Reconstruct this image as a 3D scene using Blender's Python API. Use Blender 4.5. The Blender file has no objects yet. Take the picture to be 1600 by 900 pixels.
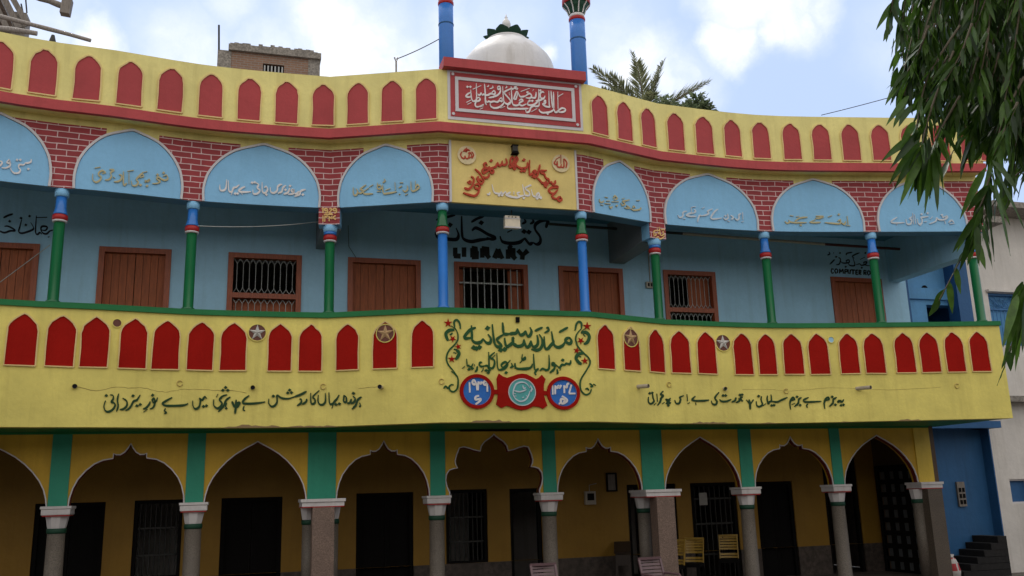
import bpy, bmesh, math, random
from mathutils import Vector, Matrix
from mathutils.geometry import tessellate_polygon
import math
# ---------------------------------------------------------------- survey: camera and the curved front wall
FOC, CX, CY, EYE = 1420.0, 800.0, 450.0, 1.75
YAW = math.radians(16.8)                       # the front of the building is turned this much from the view
_dx, _dy = 620.0 - CX, -5700.0 - CY
_L = math.hypot(_dx, _dy)
PITCH = math.atan(FOC / _L)
U2 = (_dx / _L, -_dy / _L)                     # image direction of "up"
R2 = (U2[1], -U2[0])
def to_world(x, y):
    return (x * math.cos(YAW) + y * math.sin(YAW), -x * math.sin(YAW) + y * math.cos(YAW))
def ray(px, py):
    vx, vy = px - CX, CY - py
    a = vx * R2[0] + vy * R2[1]; b = vx * U2[0] + vy * U2[1]
    cp, sp = math.cos(PITCH), math.sin(PITCH)
    x, y = to_world(a, FOC * cp - b * sp)
    return (x, y, FOC * sp + b * cp)
def at_z(px, py, z):
    r = ray(px, py); t = (z - EYE) / r[2]
    return (r[0] * t, r[1] * t, z)
def at_y(px, py, Y):
    r = ray(px, py); t = Y / r[1]
    return (r[0] * t, Y, EYE + r[2] * t)
class PlaneSurf:                               # a vertical plane through (x0,y0) along a unit direction
    def __init__(s, p, q):
        l = math.hypot(q[0] - p[0], q[1] - p[1])
        s.p = p; s.t = ((q[0] - p[0]) / l, (q[1] - p[1]) / l); s.n = (s.t[1], -s.t[0]); s.len = l
    def hit(s, px, py, d=0.0):
        r = ray(px, py); ox, oy = s.p[0] + s.n[0] * d, s.p[1] + s.n[1] * d
        k = (ox * s.n[0] + oy * s.n[1]) / (r[0] * s.n[0] + r[1] * s.n[1])
        x, y = r[0] * k, r[1] * k
        return ((x - ox) * s.t[0] + (y - oy) * s.t[1], EYE + r[2] * k)
    def P(s, u, z, d=0.0):
        return (s.p[0] + s.t[0] * u + s.n[0] * d, s.p[1] + s.t[1] * u + s.n[1] * d, z)
class PolySurf:                                # a vertical wall along a plan polyline
    def __init__(s, pts):
        s.pts = pts; s.s = [0.0]
        for a, b in zip(pts, pts[1:]): s.s.append(s.s[-1] + math.hypot(b[0] - a[0], b[1] - a[1]))
        ns = []
        for a, b in zip(pts, pts[1:]):
            l = math.hypot(b[0] - a[0], b[1] - a[1]); ns.append(((b[1] - a[1]) / l, -(b[0] - a[0]) / l))
        s.m = []
        for i in range(len(pts)):
            n0, n1 = ns[max(i - 1, 0)], ns[min(i, len(ns) - 1)]
            k = 1.0 / (1.0 + n0[0] * n1[0] + n0[1] * n1[1])
            s.m.append(((n0[0] + n1[0]) * k, (n0[1] + n1[1]) * k))
    def off(s, i, d): return (s.pts[i][0] + s.m[i][0] * d, s.pts[i][1] + s.m[i][1] * d)
    def seg(s, u):
        for i in range(len(s.s) - 2):
            if u < s.s[i + 1]: return i
        return len(s.s) - 2
    def P(s, u, z, d=0.0):
        i = s.seg(u); k = (u - s.s[i]) / (s.s[i + 1] - s.s[i])
        a, b = s.off(i, d), s.off(i + 1, d)
        return (a[0] + (b[0] - a[0]) * k, a[1] + (b[1] - a[1]) * k, z)
    def hit(s, px, py, d=0.0):
        r = ray(px, py); best = None
        n = len(s.pts) - 1
        for i in range(n):
            a, b = s.off(i, d), s.off(i + 1, d); ex, ey = b[0] - a[0], b[1] - a[1]
            den = r[0] * ey - r[1] * ex
            if abs(den) < 1e-9: continue
            k = (a[0] * ey - a[1] * ex) / den
            t = (a[0] * r[1] - a[1] * r[0]) / den
            if k <= 0: continue
            lo = -9 if i == 0 else -1e-6; hi = 9 if i == n - 1 else 1 + 1e-6
            if lo <= t <= hi and (best is None or k < best[0]):
                best = (k, s.s[i] + t * (s.s[i + 1] - s.s[i]), EYE + r[2] * k)
        return (best[1], best[2])
def smooth(pts, n):
    out = []
    for i in range(len(pts) - 1):
        p0 = pts[max(i - 1, 0)]; p1 = pts[i]; p2 = pts[i + 1]; p3 = pts[min(i + 2, len(pts) - 1)]
        for j in range(n):
            t = j / n
            out.append(tuple(0.5 * (2 * p1[k] + (p2[k] - p0[k]) * t + (2 * p0[k] - 5 * p1[k] + 4 * p2[k] - p3[k]) * t * t + (3 * p1[k] - p0[k] - 3 * p2[k] + p3[k]) * t ** 3) for k in range(2)))
    out.append(tuple(pts[-1])); return out
Z_RAIL = 4.75
def _rp(px, py): return at_z(px, py, Z_RAIL)[:2]
_A, _B, _C, _D = _rp(512, 489), _rp(688, 480.5), _rp(922, 487.5), _rp(1037, 499.5)
_l0, _l1 = _rp(0, 467.5), _rp(290, 483)
_far = (_l0[0] - 2.35, _l0[1] - 0.62)
_left = smooth([_far, _l0, _rp(150, 475), _l1, _rp(400, 486.7), _A], 3)
_right = smooth([_D, _rp(1200, 505.3), _rp(1380, 504.3), _rp(1560, 502)], 4)
PLAN = _left + [_B, _C] + _right
FRONT = PolySurf(PLAN)
S_A, S_B, S_C, S_D, S_E = FRONT.s[len(_left) - 1], FRONT.s[len(_left)], FRONT.s[len(_left) + 1], FRONT.s[len(_left) + 2], FRONT.s[-1]
CENTRE = PlaneSurf(_B, _C)
# cloud patches: picture direction, radius, soft core, amount
CLOUDS = [(550, 85, 162, 0.07, 1.0), (500, 25, 110, 0.05, 0.85), (620, 120, 130, 0.05, 0.85), (690, 60, 104, 0.05, 0.5), (1000, 118, 114, 0.1, 1.0), (1070, 130, 86, 0.05, 0.8), (1135, 75, 60, 0.17, 1.0), (1235, 25, 83, 0.17, 1.0), (1160, -15, 104, 0.15, 1.0), (1200, 52, 47, 0.15, 0.85), (1282, 12, 55, 0.1, 0.85), (150, 62, 57, 0.1, 0.9), (90, 40, 47, 0.1, 0.5), (290, 98, 124, 0.05, 0.7), (365, 12, 65, 0.05, 0.55), (852, 92, 36, 0.15, 0.8), (420, 100, 104, 0.05, 0.7), (960, 60, 117, 0.03, 0.45), (60, 90, 143, 0.05, 0.55), (780, 70, 130, 0.03, 0.35), (1420, 60, 117, 0.03, 0.4)]
# ---------------------------------------------------------------- camera, sky, sun, exposure
SC = bpy.context.scene
COL = SC.collection
cd = bpy.data.cameras.new('camera'); cam = bpy.data.objects.new('camera', cd); COL.objects.link(cam)
cd.sensor_width = 36.0; cd.lens = FOC * 36.0 / 1600.0; cd.clip_start = 0.05; cd.clip_end = 3000
_cp, _sp = math.cos(PITCH), math.sin(PITCH)
def _w(x, y, z): a = to_world(x, y); return Vector((a[0], a[1], z))
_X = _w(R2[0], -_sp * U2[0], _cp * U2[0]); _Y = _w(R2[1], -_sp * U2[1], _cp * U2[1]); _Z = -_w(0, _cp, _sp)
m3 = Matrix((_X, _Y, _Z)).transposed()
cam.matrix_world = Matrix.Translation((0, 0, EYE)) @ m3.to_4x4()
SC.camera = cam
SUN_EL, SUN_AZ = math.radians(58), math.radians(-12)     # behind the building; azimuth measured from +Y towards +X
SKY_STRENGTH, CLOUD, SUN_POWER, EXPOSURE = 0.10, 0.95, 1.2, 0.52
FILL_SKY = 0.80                                          # brightness of the unseen pale sky patch added as fill light
world = bpy.data.worlds.new('World'); SC.world = world; world.use_nodes = True
N, Lk = world.node_tree.nodes, world.node_tree.links
N.clear()
def nn(t, **k):
    n = N.new(t)
    for a, b in k.items(): setattr(n, a, b)
    return n
out = nn('ShaderNodeOutputWorld'); bg = nn('ShaderNodeBackground')
sky = nn('ShaderNodeTexSky', sky_type='NISHITA', sun_disc=False, sun_elevation=SUN_EL, sun_rotation=SUN_AZ, air_density=1.0, dust_density=1.5, ozone_density=1.5)
tc = nn('ShaderNodeTexCoord')
nz = nn('ShaderNodeTexNoise'); nz.inputs['Scale'].default_value = 17.0; nz.inputs['Detail'].default_value = 7; nz.inputs['Roughness'].default_value = 0.6
Lk.new(tc.outputs['Generated'], nz.inputs['Vector'])
def wm(op, a, b=None, clamp=False):
    n = nn('ShaderNodeMath', operation=op); n.use_clamp = clamp
    for i, v in enumerate((a, b)):
        if v is None: continue
        if isinstance(v, (int, float)): n.inputs[i].default_value = v
        else: Lk.new(v, n.inputs[i])
    return n.outputs[0]
def vec_add(a, b):
    n = nn('ShaderNodeVectorMath', operation='ADD'); Lk.new(a, n.inputs[0]); Lk.new(b, n.inputs[1]); return n.outputs[0]
sh_ = nn('ShaderNodeVectorMath', operation='MULTIPLY_ADD'); Lk.new(nz.outputs['Color'], sh_.inputs[0])
sh_.inputs[1].default_value = (0.055, 0.055, 0.055); sh_.inputs[2].default_value = (-0.0275, -0.0275, -0.0275)
wob = vec_add(tc.outputs['Generated'], sh_.outputs[0])
cloud = None
for px, py, rx, hard, amt in CLOUDS:
    d = Vector(ray(px, py)).normalized()
    n = nn('ShaderNodeVectorMath', operation='DISTANCE'); Lk.new(wob, n.inputs[0]); n.inputs[1].default_value = d
    r = rx / FOC
    mr = nn('ShaderNodeMapRange'); mr.interpolation_type = 'SMOOTHSTEP'
    Lk.new(n.outputs['Value'], mr.inputs[0]); mr.inputs[1].default_value = r; mr.inputs[2].default_value = r * hard; mr.inputs[3].default_value = 0; mr.inputs[4].default_value = amt
    cloud = mr.outputs[0] if cloud is None else wm('MAXIMUM', cloud, mr.outputs[0])
# broad bright sky patch out of view behind the viewer, added to warm the light
n = nn('ShaderNodeVectorMath', operation='DISTANCE'); Lk.new(wob, n.inputs[0]); n.inputs[1].default_value = (-0.1, -0.72, 0.68)
mr = nn('ShaderNodeMapRange'); mr.interpolation_type = 'SMOOTHSTEP'; Lk.new(n.outputs['Value'], mr.inputs[0])
for i, v in enumerate((1.35, 0.85, 0.0, 1.0)): mr.inputs[i + 1].default_value = v
fill_sky = mr.outputs[0]
nz3 = nn('ShaderNodeTexNoise'); nz3.inputs['Scale'].default_value = 11.0; nz3.inputs['Detail'].default_value = 9; nz3.inputs['Roughness'].default_value = 0.62
Lk.new(wob, nz3.inputs['Vector'])
soft = nn('ShaderNodeMapRange'); Lk.new(nz3.outputs['Fac'], soft.inputs[0])
for i, v in enumerate((0.3, 0.62, 0.35, 1.0)): soft.inputs[i + 1].default_value = v
cloud = wm('MULTIPLY', wm('POWER', cloud, 1.25), soft.outputs[0])
nz2 = nn('ShaderNodeTexNoise'); nz2.inputs['Scale'].default_value = 2.6; nz2.inputs['Detail'].default_value = 6
Lk.new(tc.outputs['Generated'], nz2.inputs['Vector'])
wide = nn('ShaderNodeMapRange'); Lk.new(nz2.outputs['Fac'], wide.inputs[0]); wide.inputs[1].default_value = 0.40; wide.inputs[2].default_value = 0.75; wide.inputs[3].default_value = 0.86; wide.inputs[4].default_value = 0.97
sm = nn('ShaderNodeVectorMath', operation='SCALE'); Lk.new(sky.outputs[0], sm.inputs[0]); sm.inputs['Scale'].default_value = SKY_STRENGTH
vl = nn('ShaderNodeMix', data_type='RGBA'); Lk.new(wide.outputs[0], vl.inputs[0]); Lk.new(sm.outputs[0], vl.inputs[6]); vl.inputs[7].default_value = (0.42, 0.53, 0.76, 1)
mx = nn('ShaderNodeMix', data_type='RGBA'); Lk.new(cloud, mx.inputs[0]); Lk.new(vl.outputs[2], mx.inputs[6]); mx.inputs[7].default_value = (CLOUD, CLOUD * 0.99, CLOUD * 0.97, 1)
mb_ = nn('ShaderNodeMix', data_type='RGBA'); Lk.new(fill_sky, mb_.inputs[0]); Lk.new(mx.outputs[2], mb_.inputs[6]); mb_.inputs[7].default_value = (FILL_SKY, FILL_SKY * 0.98, FILL_SKY * 0.93, 1)
Lk.new(mb_.outputs[2], bg.inputs['Color']); bg.inputs['Strength'].default_value = 1.0
Lk.new(bg.outputs[0], out.inputs['Surface'])
sd = bpy.data.lights.new('sun', 'SUN'); sd.energy = SUN_POWER; sd.angle = math.radians(10); sd.color = (1.0, 0.95, 0.87)
sun = bpy.data.objects.new('sun', sd); COL.objects.link(sun)
_s = Vector((math.sin(SUN_AZ) * math.cos(SUN_EL), math.cos(SUN_AZ) * math.cos(SUN_EL), math.sin(SUN_EL)))
sun.rotation_euler = _s.to_track_quat('Z', 'Y').to_euler(); sun.location = _s * 60
SC.view_settings.view_transform = 'Standard'; SC.view_settings.look = 'None'
SC.view_settings.exposure = EXPOSURE; SC.view_settings.gamma = 1.0; SC.view_settings.use_curve_mapping = False
SC.cycles.max_bounces = 8; SC.cycles.diffuse_bounces = 5
# ---------------------------------------------------------------- materials
def srgb(r, g, b): return tuple(((c / 255) / 12.92 if c / 255 <= 0.04045 else ((c / 255 + 0.055) / 1.055) ** 2.4) for c in (r, g, b))
class NT:
    def __init__(s, name):
        s.m = bpy.data.materials.new(name); s.m.use_nodes = True; s.t = s.m.node_tree; s.b = s.t.nodes['Principled BSDF']
    def n(s, t, **k):
        n = s.t.nodes.new(t)
        for a, b in k.items(): setattr(n, a, b)
        return n
    def l(s, a, b): s.t.links.new(a, b)
    def noise(s, vec, scale, det=4, rough=0.55, st=(1, 1, 1)):
        mp = s.n('ShaderNodeMapping'); mp.inputs['Scale'].default_value = st; s.l(vec, mp.inputs[0])
        z = s.n('ShaderNodeTexNoise'); z.inputs['Scale'].default_value = scale; z.inputs['Detail'].default_value = det; z.inputs['Roughness'].default_value = rough
        s.l(mp.outputs[0], z.inputs['Vector']); return z.outputs['Fac']
    def ramp(s, v, a, b, lo=0.0, hi=1.0):
        r = s.n('ShaderNodeMapRange'); s.l(v, r.inputs[0])
        for i, x in enumerate((a, b, lo, hi)): r.inputs[i + 1].default_value = x
        return r.outputs[0]
    def mix(s, f, a, b):
        m = s.n('ShaderNodeMix', data_type='RGBA')
        for i, v in ((0, f), (6, a), (7, b)):
            if isinstance(v, tuple): m.inputs[i].default_value = (*v[:3], 1)
            elif isinstance(v, (int, float)): m.inputs[i].default_value = v
            else: s.l(v, m.inputs[i])
        return m.outputs[2]
    def bump(s, h, st, dist=0.01):
        b = s.n('ShaderNodeBump'); b.inputs['Strength'].default_value = st; b.inputs['Distance'].default_value = dist; s.l(h, b.inputs['Height']); s.l(b.outputs[0], s.b.inputs['Normal'])
def paint(name, col, rough=0.55, var=0.16, streak=0.22, grime=(0.35, 0.30, 0.22), bump=0.25, spec=0.3):
    t = NT(name); g = t.n('ShaderNodeNewGeometry').outputs['Position']
    dark = tuple(c * (1 - var) for c in col); lite = tuple(min(1, c * (1 + var * 0.5)) for c in col)
    c = t.mix(t.ramp(t.noise(g, 1.7, 6), 0.3, 0.7), dark, lite)
    c = t.mix(t.ramp(t.noise(g, 22, 3), 0.35, 0.7, 0, 0.5), c, tuple(x * 0.9 for x in col))
    if streak:
        w = t.ramp(t.noise(g, 3.2, 5, 0.6, (2.2, 2.2, 0.16)), 0.50, 0.80, 0, streak)
        c = t.mix(t.ramp(t.noise(g, 0.8, 7, 0.7), 0.52, 0.72, 0, streak * 0.55), c, tuple(x * 0.72 for x in col))
        c = t.mix(w, c, tuple(x * y for x, y in zip(col, grime)))
    t.l(c, t.b.inputs['Base Color']); t.b.inputs['Roughness'].default_value = rough; t.b.inputs['Specular IOR Level'].default_value = spec
    if bump: t.bump(t.noise(g, 9, 6, 0.6), bump, 0.03)
    return t.m
def plain(name, col, rough=0.6, metal=0.0, spec=0.3):
    t = NT(name); g = t.n('ShaderNodeNewGeometry').outputs['Position']
    t.l(t.mix(t.ramp(t.noise(g, 11, 4), 0.3, 0.7), tuple(c * 0.82 for c in col), col), t.b.inputs['Base Color'])
    t.b.inputs['Roughness'].default_value = rough; t.b.inputs['Metallic'].default_value = metal; t.b.inputs['Specular IOR Level'].default_value = spec
    return t.m
def brickmat(name, col, mortar, bw, rh, size=0.008, off=0.5, var=0.8):
    t = NT(name); uv = t.n('ShaderNodeTexCoord').outputs['UV']; g = t.n('ShaderNodeNewGeometry').outputs['Position']
    wob = t.n('ShaderNodeTexNoise'); wob.inputs['Scale'].default_value = 3; t.l(g, wob.inputs['Vector'])
    ad = t.n('ShaderNodeVectorMath', operation='MULTIPLY_ADD'); t.l(wob.outputs['Color'], ad.inputs[0]); ad.inputs[1].default_value = (0.045, 0.03, 0); t.l(uv, ad.inputs[2])
    b = t.n('ShaderNodeTexBrick'); t.l(ad.outputs[0], b.inputs['Vector']); b.offset = off
    b.inputs['Color1'].default_value = (*col, 1); b.inputs['Color2'].default_value = (*[c * var for c in col], 1); b.inputs['Mortar'].default_value = (*mortar, 1)
    b.inputs['Scale'].default_value = 1; b.inputs['Mortar Size'].default_value = size; b.inputs['Mortar Smooth'].default_value = 0.3
    b.inputs['Brick Width'].default_value = bw; b.inputs['Row Height'].default_value = rh
    c = t.mix(t.ramp(t.noise(g, 6, 5), 0.35, 0.75, 0, 0.35), b.outputs['Color'], tuple(x * 0.55 for x in col))
    t.l(c, t.b.inputs['Base Color']); t.b.inputs['Roughness'].default_value = 0.6; t.bump(b.outputs['Fac'], -0.3, 0.01)
    return t.m
def woodmat(name, col, rough=0.5):
    t = NT(name); g = t.n('ShaderNodeNewGeometry').outputs['Position']
    gr = t.noise(g, 14, 6, 0.65, (3.0, 3.0, 0.35))
    c = t.mix(t.ramp(gr, 0.3, 0.72), tuple(c * 0.55 for c in col), tuple(min(1, c * 1.15) for c in col))
    t.l(c, t.b.inputs['Base Color']); t.b.inputs['Roughness'].default_value = rough; t.bump(gr, 0.25, 0.01)
    return t.m
def stonemat(name, col, scale=60, rough=0.6):
    t = NT(name); g = t.n('ShaderNodeNewGeometry').outputs['Position']
    c = t.mix(t.ramp(t.noise(g, scale, 4, 0.7), 0.38, 0.62), tuple(c * 0.55 for c in col), tuple(min(1, c * 1.35) for c in col))
    c = t.mix(t.ramp(t.noise(g, 3, 5), 0.4, 0.75, 0, 0.6), c, tuple(x * 0.6 for x in col))
    t.l(c, t.b.inputs['Base Color']); t.b.inputs['Roughness'].default_value = rough; t.bump(t.noise(g, scale, 4), 0.3, 0.01)
    return t.m
def leafmat(name, a, b, trans=0.12):
    t = NT(name); oi = t.n('ShaderNodeNewGeometry')
    rr = t.n('ShaderNodeMath', operation='MULTIPLY'); t.l(oi.outputs['Random Per Island'], rr.inputs[0]); rr.inputs[1].default_value = 1.0
    c = t.mix(rr.outputs[0], a, b); c = t.mix(t.ramp(t.noise(oi.outputs['Position'], 25, 3), 0.35, 0.7, 0, 0.5), c, tuple(x * 0.6 for x in a))
    t.l(c, t.b.inputs['Base Color']); t.b.inputs['Roughness'].default_value = 0.42; t.b.inputs['Specular IOR Level'].default_value = 0.4
    if trans:
        tr = t.n('ShaderNodeBsdfTranslucent'); t.l(c, tr.inputs[0]); mx_ = t.n('ShaderNodeMixShader'); mx_.inputs[0].default_value = trans
        t.l(t.b.outputs[0], mx_.inputs[1]); t.l(tr.outputs[0], mx_.inputs[2]); t.l(mx_.outputs[0], t.t.nodes['Material Output'].inputs[0])
    return t.m
M = dict(
    yel=paint('pale_yellow_paint', (0.82, 0.715, 0.27), streak=0.3),
    yel2=paint('yellow_paint', (0.81, 0.685, 0.18), streak=0.24, var=0.2),
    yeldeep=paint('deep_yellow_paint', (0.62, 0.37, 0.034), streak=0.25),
    board=paint('board_yellow', (0.80, 0.62, 0.22), streak=0.15),
    redup=paint('rose_red_paint', (0.42, 0.05, 0.055), streak=0.12),
    redlo=paint('crimson_paint', (0.36, 0.009, 0.005), streak=0.12, rough=0.8, spec=0.1),
    redband=paint('red_band_paint', (0.46, 0.06, 0.065), streak=0.3),
    letred=plain('letter_red', (0.50, 0.045, 0.012), 0.45),
    sky=paint('sky_blue_paint', (0.25, 0.53, 0.81), var=0.08, streak=0.1),
    wallblue=paint('aqua_wall_paint', (0.37, 0.62, 0.82), var=0.10, streak=0.2),
    ceil=paint('blue_ceiling_paint', (0.10, 0.24, 0.38), var=0.10, streak=0),
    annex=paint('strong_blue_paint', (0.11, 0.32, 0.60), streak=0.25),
    pieryel=paint('ochre_yellow_paint', (0.72, 0.50, 0.07)),
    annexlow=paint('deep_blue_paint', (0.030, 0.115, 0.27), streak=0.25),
    annexdk=paint('navy_paint', (0.03, 0.11, 0.27), streak=0.2),
    pipeblue=paint('gloss_blue_paint', (0.035, 0.19, 0.60), rough=0.28, bump=0.05, spec=0.5, streak=0.1),
    pipegreen=paint('gloss_green_paint', (0.010, 0.13, 0.045), rough=0.28, bump=0.05, spec=0.5, streak=0.1),
    ringred=paint('gloss_red_paint', (0.42, 0.02, 0.02), rough=0.35, bump=0.05),
    rail=paint('rail_green_paint', (0.012, 0.17, 0.05), streak=0.15),
    pil=paint('sea_green_paint', (0.035, 0.29, 0.19), streak=0.15),
    dkgreen=paint('dark_green_paint', (0.010, 0.055, 0.03), streak=0),
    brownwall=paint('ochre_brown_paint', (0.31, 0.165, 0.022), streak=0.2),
    white=paint('white_paint', (0.64, 0.60, 0.60), streak=0.25),
    trim=paint('white_trim_paint', (0.62, 0.59, 0.61), var=0.1, streak=0, bump=0.1),
    domewhite=paint('dome_white_paint', (0.78, 0.76, 0.76), streak=0.35),
    brick=brickmat('painted_brick', (0.33, 0.022, 0.03), (0.70, 0.52, 0.52), 0.30, 0.098),
    rawbrick=brickmat('raw_brick', (0.26, 0.13, 0.075), (0.24, 0.20, 0.165), 0.24, 0.085, 0.014),
    conc=stonemat('concrete', (0.27, 0.24, 0.21), 14, 0.9),
    stone=stonemat('grey_granite', (0.145, 0.118, 0.095), 70),
    pinkstone=stonemat('pinkish_granite', (0.21, 0.14, 0.11), 55),
    door=woodmat('brown_door_wood', (0.38, 0.095, 0.030), 0.65),
    frame=woodmat('red_brown_frame_wood', (0.37, 0.085, 0.032)),
    cream2=plain('roundel_cream', (0.78, 0.64, 0.38), 0.5),
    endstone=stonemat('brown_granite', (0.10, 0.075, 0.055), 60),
    rim=paint('salmon_rim_paint', (0.74, 0.54, 0.24), streak=0, bump=0.1),
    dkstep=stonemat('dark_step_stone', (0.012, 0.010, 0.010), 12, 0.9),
    maroon=paint('maroon_line_paint', (0.14, 0.015, 0.012), streak=0),
    greybeam=paint('grey_beam_paint', (0.20, 0.215, 0.235), streak=0.1),
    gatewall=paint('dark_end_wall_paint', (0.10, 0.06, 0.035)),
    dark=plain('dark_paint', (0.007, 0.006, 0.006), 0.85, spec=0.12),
    black=plain('black_lettering', (0.010, 0.010, 0.022), 0.5),
    ink=plain('black_latin_lettering', (0.010, 0.012, 0.010), 0.5),
    letgreen=plain('letter_green', (0.012, 0.085, 0.020), 0.4),
    letdk=plain('verse_dark_green', (0.014, 0.055, 0.014), 0.4),
    letwhite=plain('letter_white', (0.80, 0.76, 0.76), 0.5),
    letpale=plain('letter_pale_blue_white', (0.62, 0.68, 0.75), 0.5),
    letbeige=plain('letter_beige', (0.52, 0.46, 0.27), 0.6),
    letrust=plain('letter_ochre', (0.58, 0.40, 0.14), 0.6),
    letyel=plain('letter_yellow', (0.80, 0.52, 0.20), 0.5),
    letgrey=plain('letter_grey', (0.20, 0.19, 0.18), 0.6),
    medblue=plain('medallion_blue', (0.03, 0.17, 0.58), 0.4),
    teal=plain('medallion_teal', (0.10, 0.42, 0.42), 0.5),
    grille=plain('white_grille_metal', (0.42, 0.42, 0.41), 0.4),
    bluegrille=plain('blue_grille_metal', (0.05, 0.18, 0.42), 0.4),
    iron=plain('dark_iron', (0.05, 0.048, 0.045), 0.5, 0.4),
    pvc=plain('pale_pipe', (0.46, 0.40, 0.33), 0.45),
    brownpipe=plain('red_brown_pipe', (0.09, 0.022, 0.02), 0.5),
    starw=plain('star_white', (0.58, 0.55, 0.52), 0.6), start=plain('star_tan', (0.50, 0.32, 0.16), 0.6),
    holeback=plain('hole_grey', (0.16, 0.06, 0.045), 0.7),
    cream=paint('cream_white_wall', (0.70, 0.65, 0.61), streak=0.3),
    bamboo=woodmat('weathered_bamboo', (0.33, 0.29, 0.27), 0.7),
    plank=woodmat('grey_plank', (0.25, 0.215, 0.19), 0.8),
    chy=plain('yellow_plastic', (0.46, 0.28, 0.05), 0.35, spec=0.5), chp=plain('mauve_plastic', (0.15, 0.085, 0.095), 0.4, spec=0.5),
    bench=woodmat('dark_bench_wood', (0.05, 0.032, 0.025)),
    sackw=plain('sack_white', (0.62, 0.58, 0.55), 0.7), sackr=plain('sack_red', (0.50, 0.06, 0.07), 0.7),
    paper=plain('paper', (0.42, 0.40, 0.38), 0.8), lampbox=plain('lamp_housing_cream', (0.86, 0.76, 0.60), 0.4),
    glass=plain('dusty_glass', (0.10, 0.105, 0.11), 0.25, spec=0.5),
    gravel=stonemat('court_earth', (0.15, 0.13, 0.105), 8, 0.9), floor=stonemat('verandah_floor', (0.09, 0.07, 0.06), 10, 0.6),
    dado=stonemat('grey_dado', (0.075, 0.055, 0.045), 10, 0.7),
    bark=stonemat('bark', (0.12, 0.09, 0.065), 18, 0.9), twig=plain('twig', (0.16, 0.13, 0.09), 0.8),
    leaf=leafmat('ashoka_leaf', (0.012, 0.040, 0.005), (0.10, 0.21, 0.022), 0.36),
    palmleaf=leafmat('palm_leaf', (0.17, 0.19, 0.10), (0.33, 0.33, 0.17), 0.45), bushleaf=leafmat('bush_leaf', (0.11, 0.15, 0.08), (0.22, 0.26, 0.14), 0.4),
    crack=plain('crack_brown', (0.34, 0.25, 0.075), 0.9), chip=plain('bare_plaster', (0.30, 0.20, 0.10), 0.9), hook=paint('painted_hook', (0.62, 0.47, 0.15), streak=0),
)
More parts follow.
